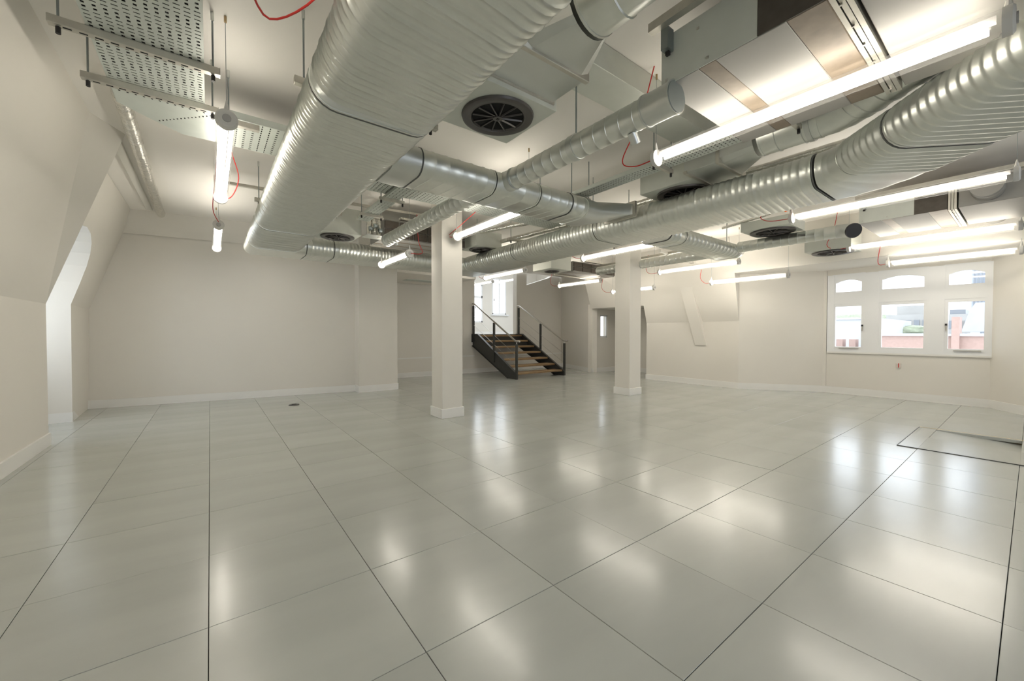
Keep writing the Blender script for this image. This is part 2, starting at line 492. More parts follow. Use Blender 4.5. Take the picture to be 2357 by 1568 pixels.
# sloped mansard wall with the niche opening: y 5.61 .. 7.45, head z 1.77
kx = lambda z: 8.31 if z < 1.34 else 8.31 - (z - 1.34) * .30
v = [(8.31, 5.61, 0), (8.31, 3.53, 0), (8.31, 3.53, 1.34), (8.31, 5.61, 1.34), (kx(1.75), 5.61, 1.75), (8.42, 7.45, 1.78),
     (kx(CZ), 7.3, CZ), (kx(CZ), 5.61, CZ), (kx(CZ), 3.53, CZ), (kx(2.26), 3.5, 2.26), (8.47, 7.45, CZ)]
f = [(0, 1, 2, 3), (3, 2, 9, 8, 7, 4), (4, 7, 6, 5), (5, 6, 10)]
struct(sheet('wall_right.002', v, f, M['paint'], .03, out=(1, 0, .3)), 'cream wall right of the column, upright below and leaning in above')
# niche
struct(link('wall_right.003', B(9.62, 9.75, 5.3, 7.6, 0, 2.0), M['paint']), 'back wall of the niche behind the second column')
bm = bmesh.new()
box(bm, 8.47, 8.80, 7.45, 7.6, 0, 1.9); box(bm, 8.80, 9.12, 7.45, 7.6, 0, .98); box(bm, 8.80, 9.12, 7.45, 7.6, 1.62, 1.9); box(bm, 9.12, 9.7, 7.45, 7.6, 0, 1.9)
struct(link('wall_right.004', bm, M['paint']), 'left cheek of the niche with a small window')
struct(link('wall_right.005', B(8.33, 9.7, 5.45, 5.6, 0, 1.9), M['paint']), 'right cheek of the niche')
bm = bmesh.new()
q_ = ((8.20, 5.5), (8.45, 7.45), (9.75, 7.58), (9.75, 5.5))
a = [bm.verts.new((x, y, 1.78)) for x, y in q_]; b = [bm.verts.new((x, y, 1.86)) for x, y in q_]
bm.faces.new(a); bm.faces.new(b)
for i in range(4): bm.faces.new((a[i], a[(i + 1) % 4], b[(i + 1) % 4], b[i]))
struct(link('trim_5', bm, M['paint']), 'head of the niche')
bm = bmesh.new(); box(bm, 8.80, 8.84, 7.46, 7.5, .98, 1.62); box(bm, 9.08, 9.12, 7.46, 7.5, .98, 1.62); box(bm, 8.8, 9.12, 7.46, 7.5, .98, 1.02); box(bm, 8.8, 9.12, 7.46, 7.5, 1.58, 1.62)
wd = link('window_4', bm, M['frame']); struct(wd, 'small window in the cheek of the niche')
link('window_glass', B(8.82, 9.1, 7.475, 7.48, 1.0, 1.6), M['glass'], wd)
# flat buttress strip leaning on the mansard slope
v = [(8.18, 4.70, 2.5), (8.18, 4.42, 2.5), (8.28, 4.36, .86), (8.28, 4.15, .86)]
bm = bmesh.new()
a = [bm.verts.new(q) for q in ((8.03, 4.72, 2.45), (8.03, 4.44, 2.45), (8.285, 4.17, .85), (8.285, 4.40, .85))]
b = [bm.verts.new((q.co.x + .16, q.co.y, q.co.z)) for q in a]
bm.faces.new(a); bm.faces.new(b)
for i in range(4): bm.faces.new((a[i], a[(i + 1) % 4], b[(i + 1) % 4], b[i]))
struct(link('trim_6', bm, M['paint']), 'slanting boxed rafter on the right wall')
# canted wall into the window dormer, and the window wall
struct(wall_run('wall_right.006', [(8.31, 3.53), (9.13, 2.39), (9.13, 2.34)], 0, 2.30, M['paint'], .15, 1), 'canted wall left of the three windows')
struct(link('trim_7', B(8.06, 9.6, -1.5, 3.52, 2.26, 2.34), M['ceil']), 'soffit over the three windows')
struct(sheet('wall_right.007', [(8.035, 3.52, 2.26), (8.035, -1.5, 2.26), (kx(CZ), -1.5, CZ), (kx(CZ), 3.52, CZ)], [(0, 1, 2, 3)], M['paint'], .03, out=(1, 0, .3)), 'leaning wall band above the window dormer')
bm = bmesh.new()
q_ = ((8.325, 1.30), (kx(2.34) + .012, 2.34), (8.75, 2.34), (8.75, 1.30))
a = [bm.verts.new((x, 3.535, z)) for x, z in q_]; b = [bm.verts.new((x, 3.62, z)) for x, z in q_]
bm.faces.new(a); bm.faces.new(b)
for i in range(4): bm.faces.new((a[i], a[(i + 1) % 4], b[(i + 1) % 4], b[i]))
struct(link('wall_right.010', bm, M['paint']), 'cheek of the window dormer')
# window wall: x = 9.15, openings
WX = 9.15
ops = [(1.83, 2.23), (1.06, 1.60), (.43, .83)]
bm = bmesh.new()
box(bm, WX, WX + .14, .36, 2.36, 0, .75)
box(bm, WX, WX + .14, .36, 2.36, 2.16, 2.30)
struct(link('wall_right.008', bm, M['paint']), 'wall below and above the three windows')
struct(wall_run('wall_right.009', [(9.17, .40), (8.4, -.15), (8.3, -3)], 0, 2.30, M['paint'], .15, 1), 'wall at the right edge beside the windows')
struct(link('trim_8', B(9.12, WX + .02, .37, 2.33, .738, .765), M['gloss']), 'white sill board under the three windows')
wframe = bmesh.new()
box(wframe, WX - .02, WX + .06, 2.23, 2.33, .765, 2.16); box(wframe, WX - .02, WX + .06, 1.62, 1.82, .765, 2.16)
box(wframe, WX - .02, WX + .06, .85, 1.05, .765, 2.16); box(wframe, WX - .02, WX + .06, .36, .43, .765, 2.16)
box(wframe, WX - .018, WX + .06, .36, 2.33, 1.63, 1.80); box(wframe, WX - .018, WX + .06, .36, 2.33, .765, .81)
wd3 = link('window_5', wframe, M['frame']); struct(wd3, 'white painted frame dividing three windows in the right wall')
def arch_light(y0, y1, z0, z1, rise, parent, nm, t=.045, x=WX):
    """frame with a segmental arched head"""
    bm = bmesh.new(); n = 8
    outer = [(y0, z0), (y1, z0)]; inner = [(y0 + t, z0 + t), (y1 - t, z0 + t)]
    for k in range(n + 1):
        u = k / n; y = y1 + (y0 - y1) * u
        outer.append((y, z1 + .06))
        yi = (y1 - t) + ((y0 + t) - (y1 - t)) * u
        inner.append((yi, z1 - t - rise * (2 * u - 1) ** 2))
    fo = [bm.verts.new((x - .01, a, b)) for a, b in outer]; fi = [bm.verts.new((x - .01, a, b)) for a, b in inner]
    bo = [bm.verts.new((x + .04, a, b)) for a, b in outer]; bi = [bm.verts.new((x + .04, a, b)) for a, b in inner]
    m_ = len(outer)
    for i in range(m_):
        j = (i + 1) % m_
        bm.faces.new((fo[i], fo[j], fi[j], fi[i])); bm.faces.new((bo[i], bo[j], bi[j], bi[i]))
        bm.faces.new((fi[i], fi[j], bi[j], bi[i])); bm.faces.new((fo[i], fo[j], bo[j], bo[i]))
    return link(nm, bm, M['frame'], parent)
for i, (y0, y1) in enumerate(ops):
    arch_light(y0 - .03, y1 + .03, 1.80, 2.11, .05, wd3, 'fanlight_frame', .05)
    s = arch_light(y0 - .03, y1 + .03, .81, 1.63, 0, wd3, 'casement_frame', .048)
    link('window_glass', B(WX + .012, WX + .018, y0 - .02, y1 + .02, .82, 1.62), M['glass'], wd3)
    link('window_glass', B(WX + .012, WX + .018, y0 - .02, y1 + .02, 1.81, 2.12), M['glass'], wd3)
    if i != 1:
        yh = y0 - .0 if i == 0 else y1 + .0
        h = link('window_handle', B(WX - .05, WX - .02, yh - .008, yh + .008, 1.14, 1.22), M['inox'], wd3)
        link('window_lock', B(WX - .045, WX - .02, yh - .012, yh + .012, 1.22, 1.25), M['black'], wd3)
        link('window_stay', B(WX - .045, WX - .02, y0 + .04, y1 - .08, .826, .838), M['inox'], wd3)
so = link('wall_socket', B(9.125, WX, 1.33, 1.39, .52, .60, bev=.004), M['socket'])
tag(so, 'small unfinished cable outlet low on the wall under the middle window', 'outlet')
link('cable_tail', B(9.115, 9.127, 1.352, 1.362, .53, .60), M['red'], so)

# walls that close the room behind the camera; window bays added for daylight
bm = bmesh.new()
box(bm, -2.2, -.6, -3.2, -3.0, 0, CZ); box(bm, 2.0, 3.4, -3.2, -3.0, 0, CZ); box(bm, 6.0, 9.6, -3.2, -3.0, 0, CZ)
for a, b in ((-.6, 2.0), (3.4, 6.0)): box(bm, a, b, -3.2, -3.0, 0, .75); box(bm, a, b, -3.2, -3.0, 2.2, CZ)
struct(link('wall_front', bm, M['paint']), 'wall behind the camera with two window bays added for daylight')
for k, (a, b) in enumerate(((-.6, 2.0), (3.4, 6.0))):  # unseen bays, added to let more daylight into the room
    bm = bmesh.new()
    for q in range(5): xx = a + (b - a) * q / 4; box(bm, xx - .05, xx + .05, -3.14, -3.06, .75, 2.2)
    for zz in (.78, 1.7, 2.17): box(bm, a, b, -3.14, -3.06, zz - .04, zz + .04)
    struct(link('window_%d' % (6 + k), bm, M['frame']), 'unseen window bay added behind the camera for daylight')

# skirtings
def skirt(n, pts, side=1):
    # small boxes hugging the room side of the wall
    struct(wall_run('baseboard_%d' % n, pts, 0, .12, M['gloss'], .018, side), 'white skirting board')
skirt(1, [(-1.28, -3), (-1.28, 5.86)], -1)
skirt(2, [(-2.1, 7.23), (-1.39, 7.23), (-1.45, 8.32), (2.19, 7.79), (2.19, 7.55), (2.93, 7.55)], -1)
skirt(3, [(2.93, 9.4), (9.2, 9.4)], -1)
skirt(4, [(9.2, 9.4), (8.47, 7.45), (9.62, 7.45), (9.62, 5.61)], -1)
skirt(5, [(8.31, 5.62), (8.31, 3.53), (9.13, 2.36), (9.15, .38), (8.4, -.16)], -1)

# columns
def column(x0, x1, y0, y1, label):
    t = thing('column', label, 'column')
    t['kind'] = 'structure'; del t['category']
    link('shaft', B(x0, x1, y0, y1, 0, CZ, bev=.003), M['paint'], t)
    link('skirting', B(x0 - .016, x1 + .016, y0 - .016, y1 + .016, 0, .125, bev=.003), M['gloss'], t)
column(2.365, 2.665, 4.59, 4.89, 'nearer square white column')
column(5.87, 6.19, 4.30, 4.62, 'farther square white column')

# ------------------------------------------------------------------ staircase
st = thing('staircase', 'short black steel staircase with timber treads and wire balustrade leading to the raised room', 'staircase')
SX0, SX1, SY0, SY1, SZ = 5.78, 7.36, 7.42, 9.40, 1.05
nr = 7; rise = SZ / (nr + 0); going = (SY1 - SY0) / nr
for k in range(nr):
    z = rise * (k + 1); y = SY0 + going * k + .02
    tr = link('tread', B(SX0 + .05, SX1 - .05, y, y + going + .03, z - .045, z, bev=.003), M['oak'], st)
    link('nosing', B(SX0 + .05, SX1 - .05, y - .006, y + .02, z - .012, z + .002), M['nosing'], tr)
    if k in (5, 6): link('riser', B(SX0 + .05, SX1 - .05, y + .03, y + .04, z - rise, z - .045), M['steel'], st)
for sx in (SX0, SX1 - .04):
    bm = bmesh.new()
    prof = [(SY0 - .03, 0), (SY0 + .34, 0), (SY1, SZ - .30), (SY1, SZ + .02), (SY1 - .28, SZ + .02), (SY0 - .03, .12)]
    a = [bm.verts.new((sx, y, z)) for y, z in prof]; b = [bm.verts.new((sx + .02, y, z)) for y, z in prof]
    bm.faces.new(a); bm.faces.new(b)
    for i in range(len(prof)): bm.faces.new((a[i], a[(i + 1) % len(prof)], b[(i + 1) % len(prof)], b[i]))
    # flanges
    def flange(p, q, w=.05, t=.012):
        (ya, za), (yb, zb) = p, q
        x0, x1 = (sx - .03, sx + .03)
        vs = [bm.verts.new((x, y, z + dz)) for x in (x0, x1) for (y, z) in (p, q) for dz in (0, t)]
        a0, a1, b0, b1, c0, c1, d0, d1 = vs
        for ff in ((a0, a1, b1, b0), (c0, c1, d1, d0), (a0, a1, c1, c0), (b0, b1, d1, d0), (a1, b1, d1, c1), (a0, b0, d0, c0)): bm.faces.new(ff)
    flange((SY0 - .03, .12), (SY1 - .28, SZ + .02)); flange((SY0 + .34, 0), (SY1, SZ - .30)); flange((SY1 - .28, SZ + .02), (SY1, SZ + .02))
    link('stringer', bm, M['steel'], st)
link('landing_plate', B(SX0 - .04, SX1 + .04, SY1 - .02, SY1 + .03, SZ - .2, SZ + .02), M['steel'], st)
RH = .86
for sx in (SX0 + .0, SX1 - .0):
    ys = (SY0 - .0, (SY0 + SY1 - .1) / 2, SY1 - .05)
    tops = []
    for i, y in enumerate(ys):
        zb = 0 if i == 0 else (.47 if i == 1 else SZ - .05)
        zt = (.84, 1.26, SZ + .80)[i]
        if i == 1: zt = (.84 + SZ + .80) / 2 + .02
        p = link('post', B(sx - .024, sx + .024, y - .024, y + .024, max(0, zb - .12), zt, bev=.003), M['steel'], st)
        bm = bmesh.new(); tube(bm, [(sx, y, zt), (sx, y, zt + .06)], .010, 8)
        link('saddle', bm, M['inox'], p)
        tops.append((sx, y, zt + .065))
    a, b, c = tops
    bm = bmesh.new(); tube(bm, [(a[0], a[1] - .12, a[2] - .0), (a[0], a[1] + .03, a[2]), (a[0], a[1] + .12, a[2] + .05), (c[0], c[1] - .10, c[2] - .04), (c[0], c[1] - .02, c[2]), (c[0], c[1] + .06, c[2])], .021, 12)
    link('handrail', bm, M['inox'], st, True, 60)
    for w in (.28, .52):
        bm = bmesh.new(); tube(bm, [(sx, ys[0], .84 - w), (sx, ys[2], SZ + .80 - w)], .004, 6)
        link('wire', bm, M['inox'], st)

# ------------------------------------------------------------------ ducts
MAIN = stadium(.65, .26, 12)
def duct_straight(parent, A, Bq, prof, pitch, h, skew=.03, m=None, joints=True, **k):
    o = link('duct_section', ribbed(A, Bq, prof, pitch, h, skew, **k), m or M['galv'], parent, True, 50)
    return o
def joint(parent, P, d, prof, w=.012, g=.006):
    return ring_band(P, d, prof, w, g, M['seal'], 'joint_seal', parent)

XD = .715; ZD = 2.34
d1 = thing('spiral_duct', 'huge flat oval spiral duct running overhead from the near top edge towards the end wall', 'duct')
duct_straight(d1, (XD, -.4, ZD), (XD, 2.12, ZD), MAIN, .045, .0034)
joint(d1, (XD, 2.128, ZD), (0, 1, 0), MAIN, .014, .0035)
duct_straight(d1, (XD, 2.136, ZD), (XD, 5.0, ZD), MAIN, .045, .0034)
joint(d1, (XD, 5.008, ZD), (0, 1, 0), MAIN, .014, .0035)
duct_straight(d1, (XD, 5.016, ZD), (XD, 6.15, ZD), MAIN, .045, .0034)
# mitred corner: link towards the end-wall duct
bm = bmesh.new()
rings = []
cy = 6.50
def ring_at(P, d):
    s, u = frame_from(Vector(d)); return [Vector(P) + s * x + u * y for x, y in MAIN]
r0 = ring_at((XD, 6.152, ZD), (0, 1, 0))
# mitre plane at 45 degrees through (XD, 6.50)
r1 = []
for x, y in MAIN: r1.append(Vector((XD + x, cy + (-x), ZD + y)))
r2 = [Vector((1.09, cy - x, ZD + y)) for x, y in MAIN]
loft(bm, [r0, r1, r2])
link('corner_bend', bm, M['galv'], d1, True, 35)

d2 = thing('spiral_duct', 'flat oval spiral duct running along the end wall behind the nearer column', 'duct')
duct_straight(d2, (1.10, cy, ZD), (1.45, cy, ZD), MAIN, .05, .0025)
joint(d2, (1.457, cy, ZD), (1, 0, 0), MAIN, .009, .0025)
duct_straight(d2, (1.465, cy, ZD), (3.55, cy, ZD), MAIN, .05, .0035)

XF = 3.93
FP = stadium(.68, .26, 12)
d3 = thing('spiral_duct', 'second big flat oval spiral duct crossing from the far column to the upper right edge', 'duct')
bm = bmesh.new()
r0 = [Vector((3.552, cy + x * .65 / .68, ZD + y)) for x, y in FP]
r1 = [Vector((XF + x * 1.0, cy + x, ZD + y)) for x, y in FP]
r2 = [Vector((XF + x, 6.14, ZD + y)) for x, y in FP]
loft(bm, [r0, r1, r2]); link('corner_bend', bm, M['galv'], d3, True, 35)
js = [6.135, 4.75, 3.15, 1.02]
for a, b in zip(js, js[1:]):
    duct_straight(d3, (XF, a, ZD), (XF, b + .014, ZD), FP, .055, .0036)
    joint(d3, (XF, b + .006, ZD), (0, -1, 0), FP, .010, .0028)
# smooth 45 degree bend and corrugated run back past the camera
e0 = Vector((XF, 1.01, ZD)); ec = Vector((XF, .80, ZD)); e1 = Vector((XF - .17, .63, ZD))
link('bend', bend([e0, ec, e1], FP, 10, (2, 5, 8)), M['galv'], d3, True, 50)
e2 = e1 + Vector((-.7071, -.7071, 0)) * .42
e3 = e2 + Vector((-.7071, -.7071, 0)) * 1.2
duct_straight(d3, e1, e2, FP, .055, .006, 0.0, width=.8, every=1)
joint(d3, e2, (-1, -1, 0), FP, .009, .0065)
duct_straight(d3, e2 + Vector((-.006, -.006, 0)), e3, FP, .055, .006, 0.0, width=.8, every=1)

# first cross branch
CP = stadium(.44, .20, 10)
CY = 2.83; CZD = 2.33
d4 = thing('branch_duct', 'flat oval branch duct leaving the huge duct towards the right above the nearer column', 'duct')
bm = bmesh.new()
loft(bm, [[Vector((1.00, CY + x, CZD + y)) for x, y in CP], [Vector((1.11, CY + x, CZD + y)) for x, y in grow(CP, .006)], [Vector((1.20, CY + x, CZD + y)) for x, y in grow(CP, .004)]])
link('takeoff_collar', bm, M['galvflat'], d4, True, 50)
joint(d4, (1.203, CY, CZD), (1, 0, 0), CP, .01, .007)
duct_straight(d4, (1.21, CY, CZD), (1.83, CY, CZD), CP, .11, .002, .02, width=.07, every=1)
duct_straight(d4, (1.84, CY, CZD), (2.30, CY, CZD), CP, .16, .002, .02, width=.05, every=1)
duct_straight(d4, (2.31, CY, CZD), (2.92, CY, CZD), CP, .11, .002, .03, width=.07, every=1)
joint(d4, (2.70, CY, CZD), (1, 0, 0), CP, .012, .005)
# tapering end to a flat spigot
bm = bmesh.new()
rect = []
for x, y in CP: rect.append((max(-.17, min(.17, x * 1.3)), (.055 if y > 0 else -.055)))
loft(bm, [[Vector((2.925, CY + x, CZD + y)) for x, y in CP], [Vector((3.10, CY + x * .98, CZD + y * .95)) for x, y in CP], [Vector((3.50, CY - .12 + x, CZD + .06 + y)) for x, y in rect]])
link('taper_piece', bm, M['galvflat'], d4, True, 50)
link('flange', B(3.50, 3.53, CY - .32, CY + .08, CZD - .02, CZD + .14), M['rail'], d4)

RP = round_prof(.155, 24)
def round_branch(name_label, A, Bq, mid=None, capdark=True):
    t = thing('round_duct', name_label, 'duct')
    A = Vector(A); Bq = Vector(Bq); d = (Bq - A).normalized(); L = (Bq - A).length
    duct_straight(t, A, Bq, RP, .095, .0013, .012, width=.06, every=1)
    return t, d, L
b1, d, L = round_branch('slim round spiral duct from the branch to the fan coil unit corner, with end plate', (1.97, 2.70, 2.35), (1.97, 1.34, 2.35))
link('saddle_collar', ribbed((1.97, 2.66, 2.35), (1.97, 2.55, 2.35), round_prof(.165), .2, .002, 0), M['galvflat'], b1, True, 50)
ring_band((1.97, 1.88, 2.35), (0, 1, 0), round_prof(.155), .05, .006, M['galvflat'], 'clamp_band', b1)
link('end_collar', ribbed((1.97, 1.34, 2.35), (1.97, 1.16, 2.35), round_prof(.168), .15, .003, 0), M['galvflat'], b1, True, 50)
bm = bmesh.new(); tube(bm, [(1.97, 1.165, 2.35), (1.97, 1.156, 2.35)], .081, 24); link('end_plate', bm, M['rod'], b1)
bm = bmesh.new(); tube(bm, [(1.99, 1.45, 2.285), (2.03, 1.45, 2.23)], .028, 14); link('test_spigot', bm, M['galvflat'], b1, True, 50)
b2, d, L = round_branch('slim round spiral duct running away from the branch over the nearer column, capped end', (1.88, 3.02, 2.33), (1.88, 5.15, 2.33))
bm = bmesh.new(); tube(bm, [(1.88, 5.15, 2.33), (1.88, 5.20, 2.33), (1.88, 5.225, 2.33), (1.88, 5.235, 2.33)], [.082, .082, .065, .03], 24); link('end_cap', bm, M['galvflat'], b2, True, 50)
bm = bmesh.new(); tube(bm, [(1.92, 5.0, 2.27), (1.94, 5.0, 2.24)], .025, 12); link('test_spigot', bm, M['galvflat'], b2, True, 50)

# second cross branch on the right
BY = 2.86
d5 = thing('branch_duct', 'short flat oval branch duct on the right side of the second big duct', 'duct')
bm = bmesh.new(); loft(bm, [[Vector((4.24, BY - .1 + x, CZD + y)) for x, y in CP], [Vector((4.42, BY + x, CZD + y)) for x, y in CP]])
link('takeoff_collar', bm, M['galvflat'], d5, True, 50)
joint(d5, (4.43, BY, CZD), (1, 0, 0), CP, .01, .006)
duct_straight(d5, (4.44, BY, CZD), (4.75, BY, CZD), CP, .10, .002, .02, width=.08, every=1)
joint(d5, (4.757, BY, CZD), (1, 0, 0), CP, .012, .005)
duct_straight(d5, (4.765, BY, CZD), (6.30, BY, CZD), CP, .10, .002, .02, width=.08, every=1)
bm = bmesh.new(); loft(bm, [[Vector((6.305, BY + x, CZD + y)) for x, y in CP], [Vector((6.42, BY + x * .9, CZD + y * .8)) for x, y in CP], [Vector((6.50, BY + x * .6, CZD + y * .3)) for x, y in CP]])
link('end_cap', bm, M['galvflat'], d5, True, 50)
b3, d, L = round_branch('round spiral duct running towards the right windows, dark open elbow end', (6.2, 2.64, 2.36), (6.2, 1.50, 2.36))
link('elbow', bend([(6.2, 1.5, 2.36), (6.2, 1.40, 2.36), (6.13, 1.33, 2.33)], round_prof(.16), 6), M['galvflat'], b3, True, 50)
bm = bmesh.new(); tube(bm, [(6.13, 1.33, 2.33), (6.115, 1.315, 2.323)], .086, 24); link('dark_mouth', bm, M['black'], b3, True, 40)
b4, d, L = round_branch('round spiral duct seen beyond the farther column, running to the back', (6.2, 3.08, 2.34), (6.2, 5.3, 2.34))

# ------------------------------------------------------------------ swirl diffusers in plenum boxes
def build_diffuser(cx, cy, z, w, h, ring, label):
    t = thing('swirl_diffuser', label, 'diffuser', 'square plenum boxes with round swirl diffusers', (cx, cy, z))
    link('plenum_box', B(-w / 2, w / 2, -w / 2, w / 2, 0, h, bev=.002), M['boxsheet'], t)
    bm = bmesh.new(); n = 40
    prof = [(ring, -.002), (ring * .98, -.016), (ring * .90, -.022), (ring * .80, -.014), (ring * .74, -.016), (ring * .72, -.004), (ring * .70, .0)]
    loft(bm, [[(r * math.cos(2 * math.pi * k / n), r * math.sin(2 * math.pi * k / n), zz) for k in range(n)] for r, zz in prof], False)
    link('face_ring', bm, M['swirl'], t, True, 50)
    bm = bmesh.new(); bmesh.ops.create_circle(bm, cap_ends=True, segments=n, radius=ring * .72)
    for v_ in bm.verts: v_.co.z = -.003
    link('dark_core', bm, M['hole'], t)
    for k in range(12):
        a = 2 * math.pi * k / 12 + .12
        T = Matrix.Rotation(a, 4, 'Z')
        bm = bmesh.new(); box(bm, ring * .1, ring * .70, -.004, .004, -.016, -.006, T @ Matrix.Rotation(.4, 4, 'X'))
        link('vane', bm, M['swirl'], t)
    bm = bmesh.new(); bmesh.ops.create_cone(bm, cap_ends=True, segments=16, radius1=ring * .13, radius2=ring * .13, depth=.012)
    for v_ in bm.verts: v_.co.z -= .014
    hub = link('hub', bm, M['swirl'], t)
    link('screw', B(-.008, .008, -.008, .008, -.024, -.018), M['black'], hub)
    return t
build_diffuser(1.51, 2.14, 2.52, .54, .17, .235, 'square plenum box with round swirl diffuser, the nearest one, right of the huge duct')
build_diffuser(3.83, 2.17, 2.52, .60, .28, .255, 'plenum box with swirl diffuser just above the second big duct')
build_diffuser(5.95, 2.12, 2.45, .56, .12, .26, 'plenum box with wide swirl diffuser below the orange cable on the right')
build_diffuser(7.58, 1.88, 2.34, .56, .26, .26, 'swirl diffuser box farthest right, above the left end of a long tube light')
build_diffuser(1.42, 5.86, 2.44, .50, .34, .22, 'plenum box with swirl diffuser at the far left beside the end of the huge duct')
build_diffuser(5.70, 6.12, 2.40, .56, .30, .16, 'small distant plenum box with swirl diffuser above the stairs')
build_diffuser(3.62, 5.62, 2.50, .50, .25, .20, 'plenum box with swirl diffuser half hidden behind the nearer column')

for (x, y, z, lb) in ((3.42, 5.42, 2.75, 'thin rod over the diffuser box behind the nearer column, camera side'), (3.82, 5.82, 2.75, 'thin rod over the diffuser box behind the nearer column, far side'),
                      (5.5, 5.92, 2.70, 'thin rod over the small diffuser box above the stairs, left side'), (5.9, 6.32, 2.70, 'thin rod over the small diffuser box above the stairs, right side')):
    bm = bmesh.new(); tube(bm, [(x, y, z - .01), (x, y, CZ)], .005, 8)
    tag(link('threaded_rod', bm, M['rod']), lb, 'rod')
# necks, transitions and round ducts feeding the diffusers
def neck(label, x0, x1, y0, y1, z0, z1, rx, rz, rd, path_end, rr):
    t = thing('supply_duct', label, 'duct')
    link('rectangular_neck', B(x0, x1, y0, y1, z0, z1, bev=.002), M['galvflat'], t)
    link('flange', B(x0 - .015, x1 + .015, y0 - .03, y0, z0 - .015, z1 + .015, bev=.003), M['rail'], t)
    link('flange', B(x0 - .012, x1 + .012, y1 - .03, y1, z0 - .012, z0 + .01), M['rail'], t)
    n = 24; hw = (x1 - x0) / 2; hh = (z1 - z0) / 2; cxx = (x0 + x1) / 2; czz = (z0 + z1) / 2
    sq = []
    for k in range(n):
        a = 2 * math.pi * (k + .5) / n; c, s_ = math.cos(a), math.sin(a)
        f_ = 1 / max(abs(c), abs(s_)); sq.append((cxx + c * f_ * hw, czz + s_ * f_ * hh))
    y2 = y0 - rd
    circ = [(rx + rr * math.cos(2 * math.pi * (k + .5) / n), rz + rr * math.sin(2 * math.pi * (k + .5) / n)) for k in range(n)]
    bm = bmesh.new(); loft(bm, [[(x, y0 - .03, z) for x, z in sq], [(x, y2, z) for x, z in circ]])
    link('square_to_round', bm, M['galvflat'], t, True, 25)
    return t
n1 = neck('galvanised transition and round duct feeding the nearest swirl diffuser', 1.27, 1.74, 1.60, 1.89, 2.56, 2.80, 1.50, 2.70, .26, None, .15)
link('round_section', ribbed((1.50, 1.315, 2.70), (1.50, .2, 2.70), round_prof(.30, 28), .24, .004, .02, width=.06, every=1), M['galv'], n1, True, 50)
n2 = neck('round duct curving from the nearest fan coil unit towards the second big duct', 3.36, 3.84, 1.62, 1.90, 2.52, 2.78, 3.42, 2.62, .30, None, .14)
GP = round_prof(.28, 28)
link('round_section', ribbed((3.42, 1.29, 2.62), (3.42, .92, 2.62), GP, .16, .004, .0, width=.06, every=1), M['galv'], n2, True, 50)
ring_band((3.42, .98, 2.62), (0, 1, 0), GP, .03, .008, M['galvflat'], 'clamp_band', n2)
link('bend', bend([(3.42, .92, 2.62), (3.42, .80, 2.62), (3.34, .70, 2.62)], GP, 6, (2, 4)), M['galv'], n2, True, 50)
link('round_section', ribbed((3.34, .70, 2.62), (3.12, .42, 2.62), GP, .12, .004, .0, width=.06, every=1), M['galv'], n2, True, 50)
link('elbow', bend([(3.12, .42, 2.62), (3.0, .26, 2.62), (2.80, .20, 2.62)], round_prof(.29, 28), 8, (3, 5)), M['galvflat'], n2, True, 50)

# ------------------------------------------------------------------ fan coil units
def fcu(label, x0, y1, z0, w, h, elbows=None, panel_m=None):
    """unit running back (towards -y) from y1; bands, frame rails and a plain plenum behind"""
    t = thing('fan_coil_unit', label, 'fan coil unit', 'box shaped fan coil units under the ceiling', (x0, y1, z0))
    z1 = h; x1 = w
    def bx(nm, m, ya, yb, g=0.0, zz=None):
        o = link(nm, B(0 - g, x1 + g, -yb, -ya, -g, (zz or z1) + g, bev=.003), m, t); return o
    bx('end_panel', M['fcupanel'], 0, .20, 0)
    bx('insulation_band', M['brown'], .20, .285, -.002)
    a = link('side_panel', B(-.004, 0, -.47, -.0, 0.002, z1), M['boxsheet'], t)
    for (yy, zz) in ((-.03, .22), (-.03, .03), (-.25, .03), (-.44, .2), (-.2, .2)):
        link('screw', B(-.008, -.003, yy - .006, yy + .006, zz - .006, zz + .006), M['inox'], a)
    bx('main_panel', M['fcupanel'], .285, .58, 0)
    bx('insulation_band', M['brown'], .58, .72, -.001)
    link('side_insulation', B(-.006, 0.0, -.72, -.472, .002, z1), M['brown2'], t)
    for k in range(3):
        link('frame_rail', B(-.01, x1 + .01, -.745 - .022 * k, -.727 - .022 * k, -.012 + .003 * (k % 2), z1), M['rail'], t)
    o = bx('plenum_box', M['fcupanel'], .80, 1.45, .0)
    for k in range(6):
        link('rivet', B(.05 + .18 * k, .06 + .18 * k, -.756, -.746, -.016, -.010), M['inox'], t)
    # hanging rail and bracket
    link('hanging_rail', B(-.10, -.06, -1.4, .02, z1 + .005, z1 + .05), M['rail'], t)
    link('bracket', B(-.06, -.006, -.07, -.03, z1 - .10, z1 + .01), M['rod'], t)
    link('bracket_nut', B(-.035, -.018, -.06, -.04, z1 - .12, z1 - .095), M['black'], t)
    return t
u1 = fcu('large fan coil unit with silver and brown bands overhead at the top right', 1.955, 1.235, 2.42, 1.0, .26)
u2 = fcu('fan coil unit with silver and brown bands above the right windows', 6.26, 1.30, 2.42, 1.08, .26)
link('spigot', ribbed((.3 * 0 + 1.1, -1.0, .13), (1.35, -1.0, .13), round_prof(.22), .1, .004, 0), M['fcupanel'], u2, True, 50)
link('spigot', ribbed((0, -1.0, .13), (-.25, -1.0, .13), round_prof(.22), .1, .004, 0), M['fcupanel'], u2, True, 50)

